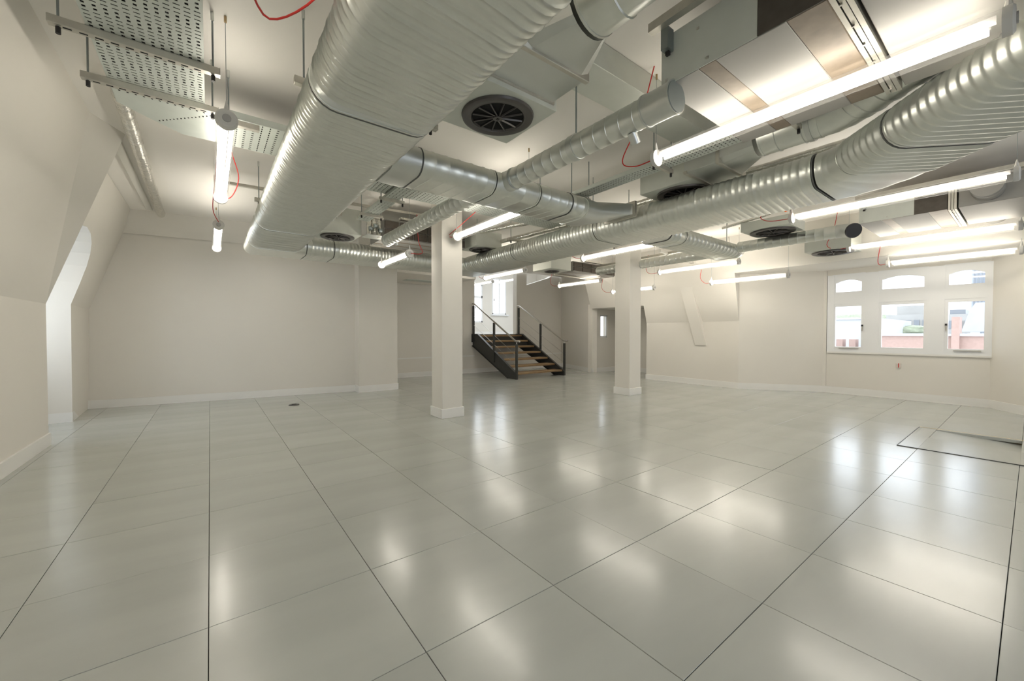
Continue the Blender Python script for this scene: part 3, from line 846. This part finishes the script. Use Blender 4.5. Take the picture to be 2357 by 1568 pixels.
def fcu_far(label, x0, x1, y0, y1, z0, h, n):
    t = thing('fan_coil_unit', label, 'fan coil unit', 'box shaped fan coil units under the ceiling')
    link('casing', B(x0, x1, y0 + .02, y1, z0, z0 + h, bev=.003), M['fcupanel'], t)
    w = (x1 - x0)
    for k in range(n):
        for r in range(2):
            link('filter_panel', B(x0 + w * k / n + .008, x0 + w * (k + 1) / n - .008, y0, y0 + .03, z0 + .02 + r * (h - .03) / 2, z0 + .01 + (r + 1) * (h - .03) / 2, bev=.002), M['brown2'], t)
    for yy in (.17, .42):
        link('insulation_band', B(x0 + .001, x1 - .001, y0 + yy, y0 + yy + .05, z0 - .002, z0 + .01), M['brown'], t)
    link('bottom_rail', B(x0 - .02, x1 + .02, y1 - .03, y1, z0 - .02, z0 + .01), M['rail'], t)
    link('cover_strip', B(x0 + .2, x1, y0 - .10, y0 - .02, z0 + h, z0 + h + .03), M['foil'], t)
    return t
fcu_far('fan coil unit with dark filter face hanging at the end wall behind the nearer column', 1.95, 3.25, 5.50, 6.12, 2.44, .26, 6)
fcu_far('distant fan coil unit with brown filter face above the stairs', 6.18, 7.55, 5.95, 6.55, 2.42, .22, 5)

# valve and pipe set between far diffuser box and fan coil unit
vs_ = thing('valve_set', 'cluster of valves and lagged pipes beside the far left diffuser box', 'valves')
for k, (x, y, z, r, L_) in enumerate(((1.74, 5.5, 2.52, .035, .16), (1.80, 5.48, 2.56, .03, .2), (1.86, 5.46, 2.50, .025, .18))):
    bm = bmesh.new(); tube(bm, [(x, y, z - L_ / 2), (x, y, z + L_ / 2 + .06)], r, 12); link('lagged_pipe', bm, M['foil'], vs_, True, 50)
    bm = bmesh.new(); tube(bm, [(x - .02, y - .05, z), (x + .02, y - .05, z)], .028, 10); link('valve_body', bm, M['rod'], vs_, True, 50)
link('bracket', B(1.69, 1.92, 5.44, 5.50, 2.66, 2.69), M['rail'], vs_)
link('drip_tray', B(1.68, 1.93, 5.40, 5.62, 2.42, 2.43), M['galvflat'], vs_)

# ------------------------------------------------------------------ ceiling trunk, foil pipes, conduits
t = tag(link('cable_trunking', B(1.72, 3.55, 1.66, 1.93, 2.76, CZ - .002, bev=.003), M['boxsheet']), 'flat pale metal trunking on the ceiling between the nearest diffuser and the fan coil unit', 'trunking')
link('joint_strip', B(2.6, 2.62, 1.655, 1.935, 2.755, 2.85), M['rail'], t)

def pipe(name, label, cat, pts, r, m, seg=14, clips=(), wob=0.0):
    bm = bmesh.new()
    if wob:
        P = [Vector(p) for p in pts]; out = []
        for a, b in zip(P, P[1:]):
            n = max(2, int((b - a).length / .10))
            for k in range(n): out.append(a.lerp(b, k / n) + Vector((random.uniform(-1, 1), random.uniform(-1, 1), random.uniform(-1, 1))) * wob)
        out.append(P[-1]); pts = out
        r = [r * random.uniform(.94, 1.06) for _ in pts]
    tube(bm, pts, r, seg)
    return tag(link(name, bm, m, None, True, 60), label, cat)
pipe('lagged_pipe', 'foil wrapped pipe under the ceiling along the left wall', 'pipe', [(-.50, 3.9, 2.865), (-.52, 4.9, 2.86), (-.56, 7.85, 2.86)], .05, M['foil'], wob=.003)
tag(link('conduit_box', B(-.72, -.65, 5.15, 7.85, 2.895, CZ, bev=.004), M['conduit']), 'pale boxed conduit beside the foil pipe along the left wall', 'conduit')
pipe('lagged_pipe', 'long foil wrapped pipe above the second big duct, left half to the round duct', 'pipe', [(3.80, 6.1, 2.62), (3.98, 4.2, 2.62), (4.05, 2.6, 2.63), (4.10, .42, 2.63)], .035, M['foil'], wob=.003)
tag(link('lighting_trunking', B(4.30, 4.36, 1.0, 4.9, 2.60, 2.66), M['conduit']), 'thin white trunking just above the second big duct', 'trunking')
pipe('flexible_duct', 'crinkled foil flexible duct at the top right corner', 'duct', [(3.0, .40, 2.84), (3.25, .18, 2.84), (3.42, .02, 2.82), (3.62, -.2, 2.78)], .075, M['foil'], 16, wob=.012)
fd = thing('riser_duct', 'silver foil riser duct with collar at the far top right', 'duct')
bm = bmesh.new(); tube(bm, [(3.80, .10, CZ - .01), (3.74, .13, 2.72), (3.68, .17, 2.58), (3.66, .20, 2.47)], .06, 18); link('flexible_sleeve', bm, M['foil'], fd, True, 60)
bm = bmesh.new(); tube(bm, [(3.66, .20, 2.50), (3.655, .205, 2.462)], .072, 18); link('collar', bm, M['galvflat'], fd, True, 50)
pipe('lagged_pipe', 'foil wrapped pipe by the round spigot above the right windows', 'pipe', [(7.55, .5, 2.60), (7.7, .1, 2.62), (7.8, -.4, 2.62)], .035, M['foil'], wob=.004)
pipe('lagged_pipe', 'foil wrapped pipe between the columns near the ceiling', 'pipe', [(3.35, 5.9, 2.74), (3.62, 4.62, 2.70), (3.75, 4.0, 2.68)], .035, M['foil'], wob=.004)
# white ceiling rails on the far ceiling
def ceil_rail(label, A, Bq, w=.04, h=.03, m='rail'):
    A = Vector(A); Bq = Vector(Bq); d = (Bq - A); L_ = d.length; ang = math.atan2(d.y, d.x)
    bm = bmesh.new(); T = Matrix.Translation(A) @ Matrix.Rotation(ang, 4, 'Z')
    box(bm, 0, L_, -w / 2, w / 2, -h / 2, h / 2, T)
    return tag(link('ceiling_rail', bm, M[m]), label, 'rail')
r_ = ceil_rail('thin galvanised conduit run crossing behind the huge duct near the end wall', (.10, 5.55, 2.80), (3.05, 5.32, 2.80))
link('conduit_box', B(.05, .11, 5.50, 5.60, 2.77, 2.85), M['rail'], r_)
ceil_rail('pale conduit at the ceiling beyond the second big duct, nearest the farther column', (6.30, 4.0, 2.55), (8.0, 4.3, 2.55), .05, .04, 'conduit')
ceil_rail('galvanised channel running away behind the farther column', (6.6, 3.4, 2.55), (6.75, 6.2, 2.55), .05, .04)
ceil_rail('slanting galvanised strut by the fan coil unit above the right windows', (5.55, 1.55, 2.85), (6.15, 1.32, 2.62), .03, .03)
bm = bmesh.new(); tube(bm, [(5.72, 2.66, 2.57), (5.70, 2.30, 2.60), (5.62, 2.0, 2.62), (5.40, 1.72, 2.70), (5.3, 1.6, 2.80)], .018, 10, smooth_steps=5)
tag(link('lagged_pipe', bm, M['foil'], None, True, 60), 'curved foil pipe lying over the wide swirl diffuser', 'pipe')

# ------------------------------------------------------------------ perforated cable trays
def perforated(x0, x1, y0, y1, z, rows_axis='y', pitch=.030, cp=.038, name_m='tray', parent=None, name='tray_base', pattern='SSSHH'):
    """sheet with real slots: rows run along the chosen axis"""
    bm = bmesh.new()
    if rows_axis == 'y': A0, A1, C0, C1 = y0, y1, x0, x1
    else: A0, A1, C0, C1 = x0, x1, y0, y1
    nr_ = int((A1 - A0) / pitch); nc = int((C1 - C0) / cp)
    off = ((C1 - C0) - nc * cp) / 2
    al = [A0]; kinds = []
    for i in range(nr_):
        c = A0 + pitch * (i + .5); k = pattern[i % len(pattern)]
        hw = .0036 if k == 'S' else .0075
        al += [c - hw, c + hw]; kinds.append(k)
    al.append(A1)
    cl = [C0]; 
    for j in range(nc):
        c = C0 + off + cp * (j + .5); cl += [c - .012, c - .0068, c + .0068, c + .012]
    cl.append(C1)
    grid = {}
    def V(i, j):
        if (i, j) not in grid:
            a, c = al[i], cl[j]
            grid[(i, j)] = bm.verts.new((c, a, z) if rows_axis == 'y' else (a, c, z))
        return grid[(i, j)]
    for i in range(len(al) - 1):
        hole_row = (i % 2 == 1) and (i // 2) < len(kinds)
        kd = kinds[i // 2] if hole_row else None
        j = 0
        while j < len(cl) - 1:
            col_pos = (j - 1) % 4 if j >= 1 else -1
            inh = hole_row and j >= 1 and j < len(cl) - 2 + 1
            is_hole = False
            if hole_row and 1 <= j <= 4 * nc:
                cpz = (j - 1) % 4
                if kd == 'S' and cpz in (0, 1, 2): is_hole = True
                if kd == 'H' and cpz == 1: is_hole = True
            if not is_hole: bm.faces.new((V(i, j), V(i, j + 1), V(i + 1, j + 1), V(i + 1, j)))
            j += 1
    bm.normal_update()
    bmesh.ops.solidify(bm, geom=bm.faces[:], thickness=.0014)
    return link(name, bm, M[name_m], parent)

TZ = 2.62
tr = thing('cable_tray', 'wide perforated cable tray at top left that turns right behind the hanging light', 'cable tray')
perforated(-.47, -.012, .9, 3.42, TZ, 'y', parent=tr)
bm = bmesh.new()  # cables added over the tray to make its holes show dark
for k in range(21): tube(bm, [(-.455 + .0215 * k, .9, TZ + .014), (-.455 + .0215 * k, 3.40, TZ + .014)], .0105, 8)
link('added_black_cables', bm, M['black'], tr)['kind'] = 'stuff'
bm = bmesh.new()  # same added bundle on the turned run, darkening its holes
for k in range(23): tube(bm, [(.12, 3.46 + .0215 * k, TZ + .014), (1.15, 3.46 + .0215 * k, TZ + .014), (1.45, 3.79 + .0215 * k, TZ + .014), (4.40, 3.79 + .0215 * k, TZ + .014)], .0105, 8)
link('added_black_cables', bm, M['black'], tr)['kind'] = 'stuff'
# plain corner piece with chamfer
cor = [(-.47, 3.42), (-.47, 3.66), (-.35, 3.78), (-.15, 3.955), (.10, 3.955), (.10, 3.44), (.0, 3.42)]
bm = bmesh.new()
a = [bm.verts.new((x, y, TZ)) for x, y in cor]; b = [bm.verts.new((x, y, TZ + .0015)) for x, y in cor]
bm.faces.new(a); bm.faces.new(b)
for i in range(len(cor)): bm.faces.new((a[i], a[(i + 1) % len(cor)], b[(i + 1) % len(cor)], b[i]))
link('corner_plate', bm, M['tray'], tr)
bm = bmesh.new()
for k in range(17):
    u = k / 16; x = -.27 + u * .33; y = 3.80 - u * .34
    box(bm, x - .004, x + .004, y - .007, y + .007, TZ - .001, TZ)
for k in range(12): box(bm, -.44 + .038 * k, -.43 + .038 * k, 3.475, 3.485, TZ - .001, TZ)
link('corner_slots', bm, M['hole'], tr)['kind'] = 'stuff'
perforated(.10, 1.30, 3.44, 3.955, TZ, 'x', pitch=.05, cp=.039, parent=tr, pattern='SSHH')
perforated(1.30, 3.50, 3.76, 4.30, TZ, 'x', pitch=.04, cp=.039, parent=tr, pattern='SSHH')
perforated(3.50, 4.45, 3.76, 4.30, TZ, 'x', pitch=.03, cp=.039, parent=tr, pattern='HHS')
for (x0, x1, y0, y1) in ((-.471, -.469, .9, 3.66), (-.0125, -.0105, .9, 3.42), (.1, 1.3, 3.955, 3.957), (.1, 1.3, 3.438, 3.44), (1.3, 4.45, 4.30, 4.302), (1.3, 4.45, 3.758, 3.76)):
    link('tray_flange', B(x0, x1, y0, y1, TZ, TZ + .05), M['tray'], tr)
tr2 = thing('cable_tray', 'narrow perforated cable tray running to the far fan coil unit behind the huge duct', 'cable tray')
perforated(1.53, 1.69, 3.90, 5.35, 2.58, 'y', parent=tr2, pattern='SHS')
for x in (1.53, 1.69): link('tray_flange', B(x - .001, x + .001, 3.9, 5.35, 2.58, 2.61), M['tray'], tr2)
for y in (4.3, 5.0): link('cross_channel', B(1.47, 1.75, y - .015, y + .015, 2.55, 2.578), M['rail'], tr2)
for y in (4.3, 5.0):
    for x in (1.49, 1.73):
        bm = bmesh.new(); tube(bm, [(x, y, 2.52), (x, y, CZ)], .005, 8); rd = link('threaded_rod', bm, M['rod'], tr2)
        bm = bmesh.new(); tube(bm, [(x, y, 2.515), (x, y, 2.545)], .010, 8); link('rubber_tip', bm, M['black'], rd)
tr3 = thing('cable_tray', 'perforated cable tray running alongside and above the nearest double tube light', 'cable tray')
perforated(3.02, 3.19, .7, 3.05, 2.54, 'y', parent=tr3, pattern='SSH')
for x in (3.02, 3.19): link('tray_flange', B(x - .001, x + .001, .7, 3.05, 2.54, 2.575), M['tray'], tr3)
for y in (1.0, 1.95, 2.9):
    link('cross_channel', B(2.96, 3.25, y - .015, y + .015, 2.505, 2.538), M['rail'], tr3)
    for x in (2.975, 3.235):
        bm = bmesh.new(); tube(bm, [(x, y, 2.48), (x, y, CZ)], .005, 8); rd = link('threaded_rod', bm, M['rod'], tr3)
        bm = bmesh.new(); tube(bm, [(x, y, 2.475), (x, y, 2.505)], .010, 8); link('rubber_tip', bm, M['black'], rd)
for t_, x0_, y0_, y1_, z_ in ((tr2, 1.545, 3.9, 5.3, 2.58), (tr3, 3.035, .72, 3.03, 2.54)):
    bm = bmesh.new()  # cables added on the narrow trays to darken their holes
    for k in range(7): tube(bm, [(x0_ + .0215 * k, y0_, z_ + .014), (x0_ + .0215 * k, y1_, z_ + .014)], .0105, 8)
    link('added_black_cables', bm, M['black'], t_)['kind'] = 'stuff'
tr4 = thing('cable_tray', 'perforated tray under the dark soffit between the pier and the nearer column', 'cable tray')
perforated(3.55, 4.6, 8.55, 8.85, 2.318, 'x', parent=tr4, pattern='HHS')
link('tray_flange', B(3.55, 4.6, 8.549, 8.551, 2.318, 2.33), M['tray'], tr4)

# hangers: a slotted channel on two threaded rods
def hanger(label, x0, x1, y, z, rods, slots=True, tip=True):
    t = thing('trapeze_hanger', label, 'hanger', 'trapeze hangers holding trays and ducts')
    c = link('channel', B(x0, x1, y - .02, y + .02, z - .041, z - .002, bev=.002), M['rail'], t)
    if slots:
        bm = bmesh.new(); n = int((x1 - x0 - .06) / .055)
        for k in range(n): box(bm, x0 + .05 + .055 * k, x0 + .08 + .055 * k, y - .0045, y + .0045, z - .0422, z - .0405)
        link('slots', bm, M['hole'], c)['kind'] = 'stuff'
        link('end_plate', B(x1, x1 + .003, y - .021, y + .021, z - .042, z), M['rail'], c)
    for x in rods:
        bm = bmesh.new(); tube(bm, [(x, y, z - .055), (x, y, CZ)], .005, 8); rd = link('threaded_rod', bm, M['rod'], t)
        bm = bmesh.new(); tube(bm, [(x, y, z - .078), (x, y, z - .046)], .010, 10); link('rubber_tip', bm, M['black'], rd, True, 50)
        bm = bmesh.new(); tube(bm, [(x, y, CZ - .05), (x, y, CZ)], .009, 8); link('anchor', bm, M['galvflat'], rd)
    return t
hanger('slotted channel hanger across the top left tray, the nearer one', -.60, .06, 2.86, TZ, (-.565, .03))
hanger('slotted channel hanger across the top left tray, the one by its corner', -.58, .06, 3.36, TZ, (-.55, .03))
hanger('channel hanger over the huge duct, at its first joint', .39, 1.27, 2.53, 2.545, (.44, 1.22), False)
hanger('channel hanger over the huge duct, far left', .39, 1.27, 5.03, 2.545, (.43, 1.2), False)
hanger('short hanger by the bend where the tray passes the hanging light', .05, .30, 3.42, 2.60, (.12,), False)
hanger('channel hanger across the branch duct above the centre tube light', 2.55, 2.85, 3.1, 2.50, (2.72,), False)
hanger('channel hanger over the second big duct at its middle joint', 3.55, 4.32, 3.16, 2.53, (3.60, 4.28), False)
hanger('channel hanger over the second big duct towards the nearer column', 3.55, 4.32, 4.76, 2.53, (3.60, 4.28), False)
hanger('channel hanger under the tray beside the farther column', 5.0, 5.35, 4.2, 2.55, (5.05, 5.3), True)
def single_rod(label, x, y, z, top=CZ, w=.0055):
    bm = bmesh.new(); tube(bm, [(x, y, z), (x, y, top)], w, 8)
    o = tag(link('threaded_rod', bm, M['rod']), label, 'rod', None)
    bm = bmesh.new(); tube(bm, [(x, y, z - .025), (x, y, z + .01)], .011, 10); link('rubber_tip', bm, M['black'], o, True, 50)
    return o
single_rod('thin hanger rod meeting the corrugated end of the second big duct at top right', 3.48, .42, 2.46)
single_rod('thin hanger rod above the slim round duct near its open end', 1.97, 1.88, 2.43)
single_rod('thin hanger rod on the right branch duct', 4.76, 2.72, 2.42)
single_rod('thin hanger rod on the round duct towards the right windows', 6.2, 2.0, 2.44)
single_rod('thin hanger rod near the end of the right branch duct', 6.05, 2.75, 2.42)
single_rod('thin hanger rod on the end wall duct beside the far diffuser', 1.40, 6.25, 2.40)

# ------------------------------------------------------------------ tube lights
def lamp(x, y0, y1, z, label, cable=None, cname='red', wires=True, zc=CZ):
    """twin fluorescent in a clear round tube, y0 near end, y1 far end"""
    t = thing('tube_light', label, 'light fixture', 'twin tube lights hanging in rows', (x, (y0 + y1) / 2, z))
    L2 = (y1 - y0) / 2; R = .052; n = 24
    bm = bmesh.new()
    loft(bm, [[(R * math.cos(2 * math.pi * k / n), yy, R * math.sin(2 * math.pi * k / n)) for k in range(n)] for yy in (-L2 + .03, L2 - .03)], False)
    link('clear_tube', bm, M['acrylic'], t, True)
    bm = bmesh.new(); box(bm, -.012, .012, -L2 + .05, L2 - .05, .010, .036); link('gear_tray', bm, M['geartray'], t)
    for sx in (-.027, .027):
        bm = bmesh.new(); tube(bm, [(sx, -L2 + .07, -.006), (sx, L2 - .07, -.006)], .0115, 12)
        link('fluorescent_tube', bm, M['tube'], t, True, 60)
    for s_ in (-1, 1):
        bm = bmesh.new(); tube(bm, [(0, s_ * (L2 - .035), 0), (0, s_ * (L2 - .008), 0), (0, s_ * L2, 0)], [.056, .056, .047], n)
        c = link('end_cap', bm, M['cap'], t, True, 40)
        bm = bmesh.new(); tube(bm, [(0, s_ * L2, 0), (0, s_ * (L2 + .006), 0)], .022, 14); link('cap_boss', bm, M['geartray'], c)
        if wires:
            yy = s_ * (L2 - .02)
            bm = bmesh.new(); tube(bm, [(0, yy, .05), (0, yy, zc - z)], .0016, 6); link('suspension_wire', bm, M['rod'], t)
            bm = bmesh.new(); tube(bm, [(0, yy, .05), (0, yy, .075), (0, yy, .11)], [.014, .010, .003], 8); link('wire_hook', bm, M['cap'], t)
            bm = bmesh.new(); tube(bm, [(0, yy, zc - z - .035), (0, yy, zc - z)], .007, 8); link('ceiling_anchor', bm, M['nosing'], t)
    if cable:
        bm = bmesh.new(); tube(bm, [(px - x, py - (y0 + y1) / 2, pz - z) for px, py, pz in cable], .0042, 8, smooth_steps=6)
        link('power_cable', bm, M[cname], t, True, 60)
    return t
ZL = 2.34
lamp(.09, .02, 1.60, ZL, 'tube light just above the top edge whose red cable loops into view', [(.09, 1.6, ZL), (.20, 1.84, 2.34), (.36, 1.62, 2.40), (.42, 1.35, 2.6), (.40, 1.2, CZ)])
lamp(.09, 2.83, 4.53, ZL, 'tube light hanging nearest at left, below the perforated tray', [(.09, 4.53, ZL), (.17, 4.50, 2.36), (.22, 4.35, 2.50), (.16, 4.2, 2.68), (.12, 4.1, CZ)])
lamp(.09, 5.64, 7.25, ZL, 'far tube light at left hanging before the end wall', [(.09, 5.64, ZL + .03), (.04, 5.45, 2.45), (.05, 5.2, 2.62), (.08, 5.0, CZ)])
lamp(2.53, .06, 1.66, ZL, 'longest brightest tube light crossing the upper right, in front of the fan coil unit', [(2.53, 1.66, ZL), (2.50, 1.80, 2.33), (2.44, 1.86, 2.38), (2.42, 1.70, 2.60), (2.44, 1.6, CZ)])
lamp(2.53, 3.03, 4.52, ZL, 'tube light just right of the nearer column top', [(2.53, 4.52, ZL), (2.47, 4.60, 2.36), (2.56, 4.45, 2.48), (2.66, 4.25, 2.62)])
lamp(2.08, 4.92, 6.03, 2.14, 'small tube light left of the nearer column under the end wall duct', [(2.08, 4.92, 2.14), (2.20, 4.82, 2.14), (2.16, 4.84, 2.3), (2.12, 4.8, 2.62)])
lamp(5.0, .08, 1.62, ZL, 'long tube light under the second big duct, second row from the camera at right', [(5.0, 1.62, ZL), (4.98, 1.80, 2.35), (4.86, 1.85, 2.38), (4.90, 1.8, 2.46)])
lamp(7.36, .09, 1.66, ZL - .01, 'long tube light below the fan coil unit over the right windows', [(7.36, 1.66, ZL), (7.36, 1.80, 2.34), (7.22, 1.86, 2.40), (7.28, 1.8, 2.6), (7.3, 1.75, CZ)])
lamp(8.03, .09, 1.35, 2.135, 'lowest long tube light right in front of the three windows', [(8.03, 1.35, 2.135), (8.03, 1.42, 2.13), (8.02, 1.44, 2.2), (7.99, 1.41, 2.4)], zc=2.45)
lamp(4.93, 3.03, 4.56, ZL, 'tube light crossing in front of the farther column top', [(4.93, 4.56, ZL), (4.92, 4.70, 2.37), (4.85, 4.72, 2.40), (4.8, 4.8, 2.5)])
lamp(7.30, 3.09, 4.66, ZL, 'tube light right of the farther column below the branch duct end', [(7.30, 4.66, ZL), (7.25, 4.82, 2.33), (7.17, 4.86, 2.42), (7.15, 4.8, 2.7)])
lamp(7.58, 2.44, 3.74, 2.06, 'tube light against the cream wall left of the windows', [(7.58, 3.74, 2.06), (7.56, 3.83, 2.06), (7.52, 3.90, 2.16), (7.48, 3.86, 2.32)], zc=CZ)
lamp(4.93, 6.04, 7.50, ZL, 'tube light above the left stair rail', [(4.93, 7.5, ZL), (4.88, 7.62, 2.36), (4.85, 7.6, 2.45), (4.9, 7.4, 2.6)])
lamp(7.30, 6.14, 7.58, ZL, 'tube light above the right stair rail', [(7.30, 7.58, ZL), (7.22, 7.72, 2.36), (7.12, 7.7, 2.46), (7.1, 7.6, 2.7)])
lamp(7.40, 4.80, 5.92, 2.055, 'tube light passing behind the farther column', [(7.40, 5.92, 2.055), (7.33, 6.05, 2.06), (7.26, 6.1, 2.16), (7.24, 6.05, 2.36)], zc=CZ)
lamp(7.02, 10.2, 11.3, 2.71, 'distant tube light at left inside the raised room', None, zc=3.9)
lamp(8.12, 10.5, 11.5, 2.90, 'distant tube light at right inside the raised room', None, zc=3.9)
bm = bmesh.new(); tube(bm, [(4.90, 1.62, 2.40), (4.92, 1.66, 2.52), (4.90, 1.72, 2.58), (4.9, 1.75, CZ)], .012, 8, smooth_steps=5)
tag(link('orange_cable', bm, M['orange'], None, True, 60), 'orange cable bundle dropping by the second big duct on the right', 'cable')

# ------------------------------------------------------------------ outside the windows
# parapet, roofs and buildings well beyond the glass
og = thing('parapet', 'pale red brick parapet with coping beyond the windows', 'parapet')
link('brick_wall', B(22, 22.5, -6, 4.1, -6, .99), M['brick'], og)
link('coping', B(21.9, 22.6, -6, 4.1, .99, 1.09), M['coping'], og)
link('brick_pier', B(21.8, 22.6, 1.65, 1.85, -6, 1.7), M['brick'], og)
rf = thing('warehouse_roof', 'low pale roofs seen through the left window', 'roof')
link('roof_slope', B(30, 42, 5.6, 9.0, -6, 1.9), M['roofsheet'], rf)
link('roof_edge', B(29.9, 42, 5.6, 9.0, 1.9, 2.0), M['coping'], rf)
link('lower_roof', B(24, 29, 4.3, 7.0, -6, .35), M['roofsheet'], rf)
for k in range(3): link('chimney', B(25.2, 25.8, 4.8 + .5 * k, 5.05 + .5 * k, .35, .8), M['brick'], rf)
ob = thing('office_building', 'pale grey office block with bands of windows seen through the middle window', 'building')
link('block', B(60, 75, 6.6, 10.0, -10, 3.1), M['office'], ob)
link('stepped_top', B(61, 75, 6.6, 9.3, 3.1, 4.1), M['office'], ob)
for k in range(4):
    for j in range(5):
        link('window_band', B(59.9, 60.1, 6.75 + .64 * j, 7.15 + .64 * j, -2.4 + 1.4 * k, -1.7 + 1.4 * k), M['officewin'], ob)
ob2 = thing('office_building', 'darker block seen low through the right window', 'building')
link('block', B(50, 60, 3.2, 4.6, -10, 2.7), M['office'], ob2)
link('roof_storey', B(50.5, 60, 3.5, 4.4, 2.7, 3.1), M['officewin'], ob2)
for k in range(3):
    for j in range(4):
        link('window_band', B(49.9, 50.1, 3.35 + .3 * j, 3.5 + .3 * j, -.6 + 1.05 * k, .05 + 1.05 * k), M['officewin'], ob2)
tw = thing('tower_block', 'tall pale blue tower at the edge of the right window', 'building')
link('shaft', B(110, 122, 5.0, 7.0, -10, 40), M['tower'], tw)
for j in range(4): link('window_strip', B(109.8, 110.1, 5.2 + .45 * j, 5.4 + .45 * j, -10, 40), M['officewin'], tw)
gb = bmesh.new()
a = [gb.verts.new((40, y, z)) for y, z in ((1.9, 1.2), (2.95, 1.2), (2.6, 2.6), (2.35, 3.1), (1.9, 3.1))]
b = [gb.verts.new((44, q.co.y, q.co.z)) for q in a]
gb.faces.new(a); gb.faces.new(b)
for i in range(5): gb.faces.new((a[i], a[(i + 1) % 5], b[(i + 1) % 5], b[i]))
tag(link('gable_roof', gb, M['roofsheet']), 'pale slanting gable roof at the right of the right window', 'roof')
bm = bmesh.new(); bmesh.ops.create_icosphere(bm, subdivisions=3, radius=1)
for v_ in bm.verts: v_.co = Vector((v_.co.x * 5, v_.co.y * 12, v_.co.z * 3.0)) * random.uniform(.97, 1.03)
o = link('tree_belt', bm, M['foliage']); o.location = (95, 20, 1.6); tag(o, 'band of pale green trees beyond the left window', 'trees'); o['kind'] = 'stuff'
bm = bmesh.new(); bmesh.ops.create_icosphere(bm, subdivisions=3, radius=1)
for v_ in bm.verts: v_.co = Vector((v_.co.x * 1.2, v_.co.y * 1.3, v_.co.z * .45)) * random.uniform(.9, 1.1)
o = link('shrub_mass', bm, M['foliage']); o.location = (40, 5.3, 1.2); tag(o, 'green shrubs on a roof beyond the middle window', 'shrubs'); o['kind'] = 'stuff'
gd = link('ground_outside', B(12, 400, -200, 200, -12, -11.8), M['roofsheet']); struct(gd, 'streets far below')
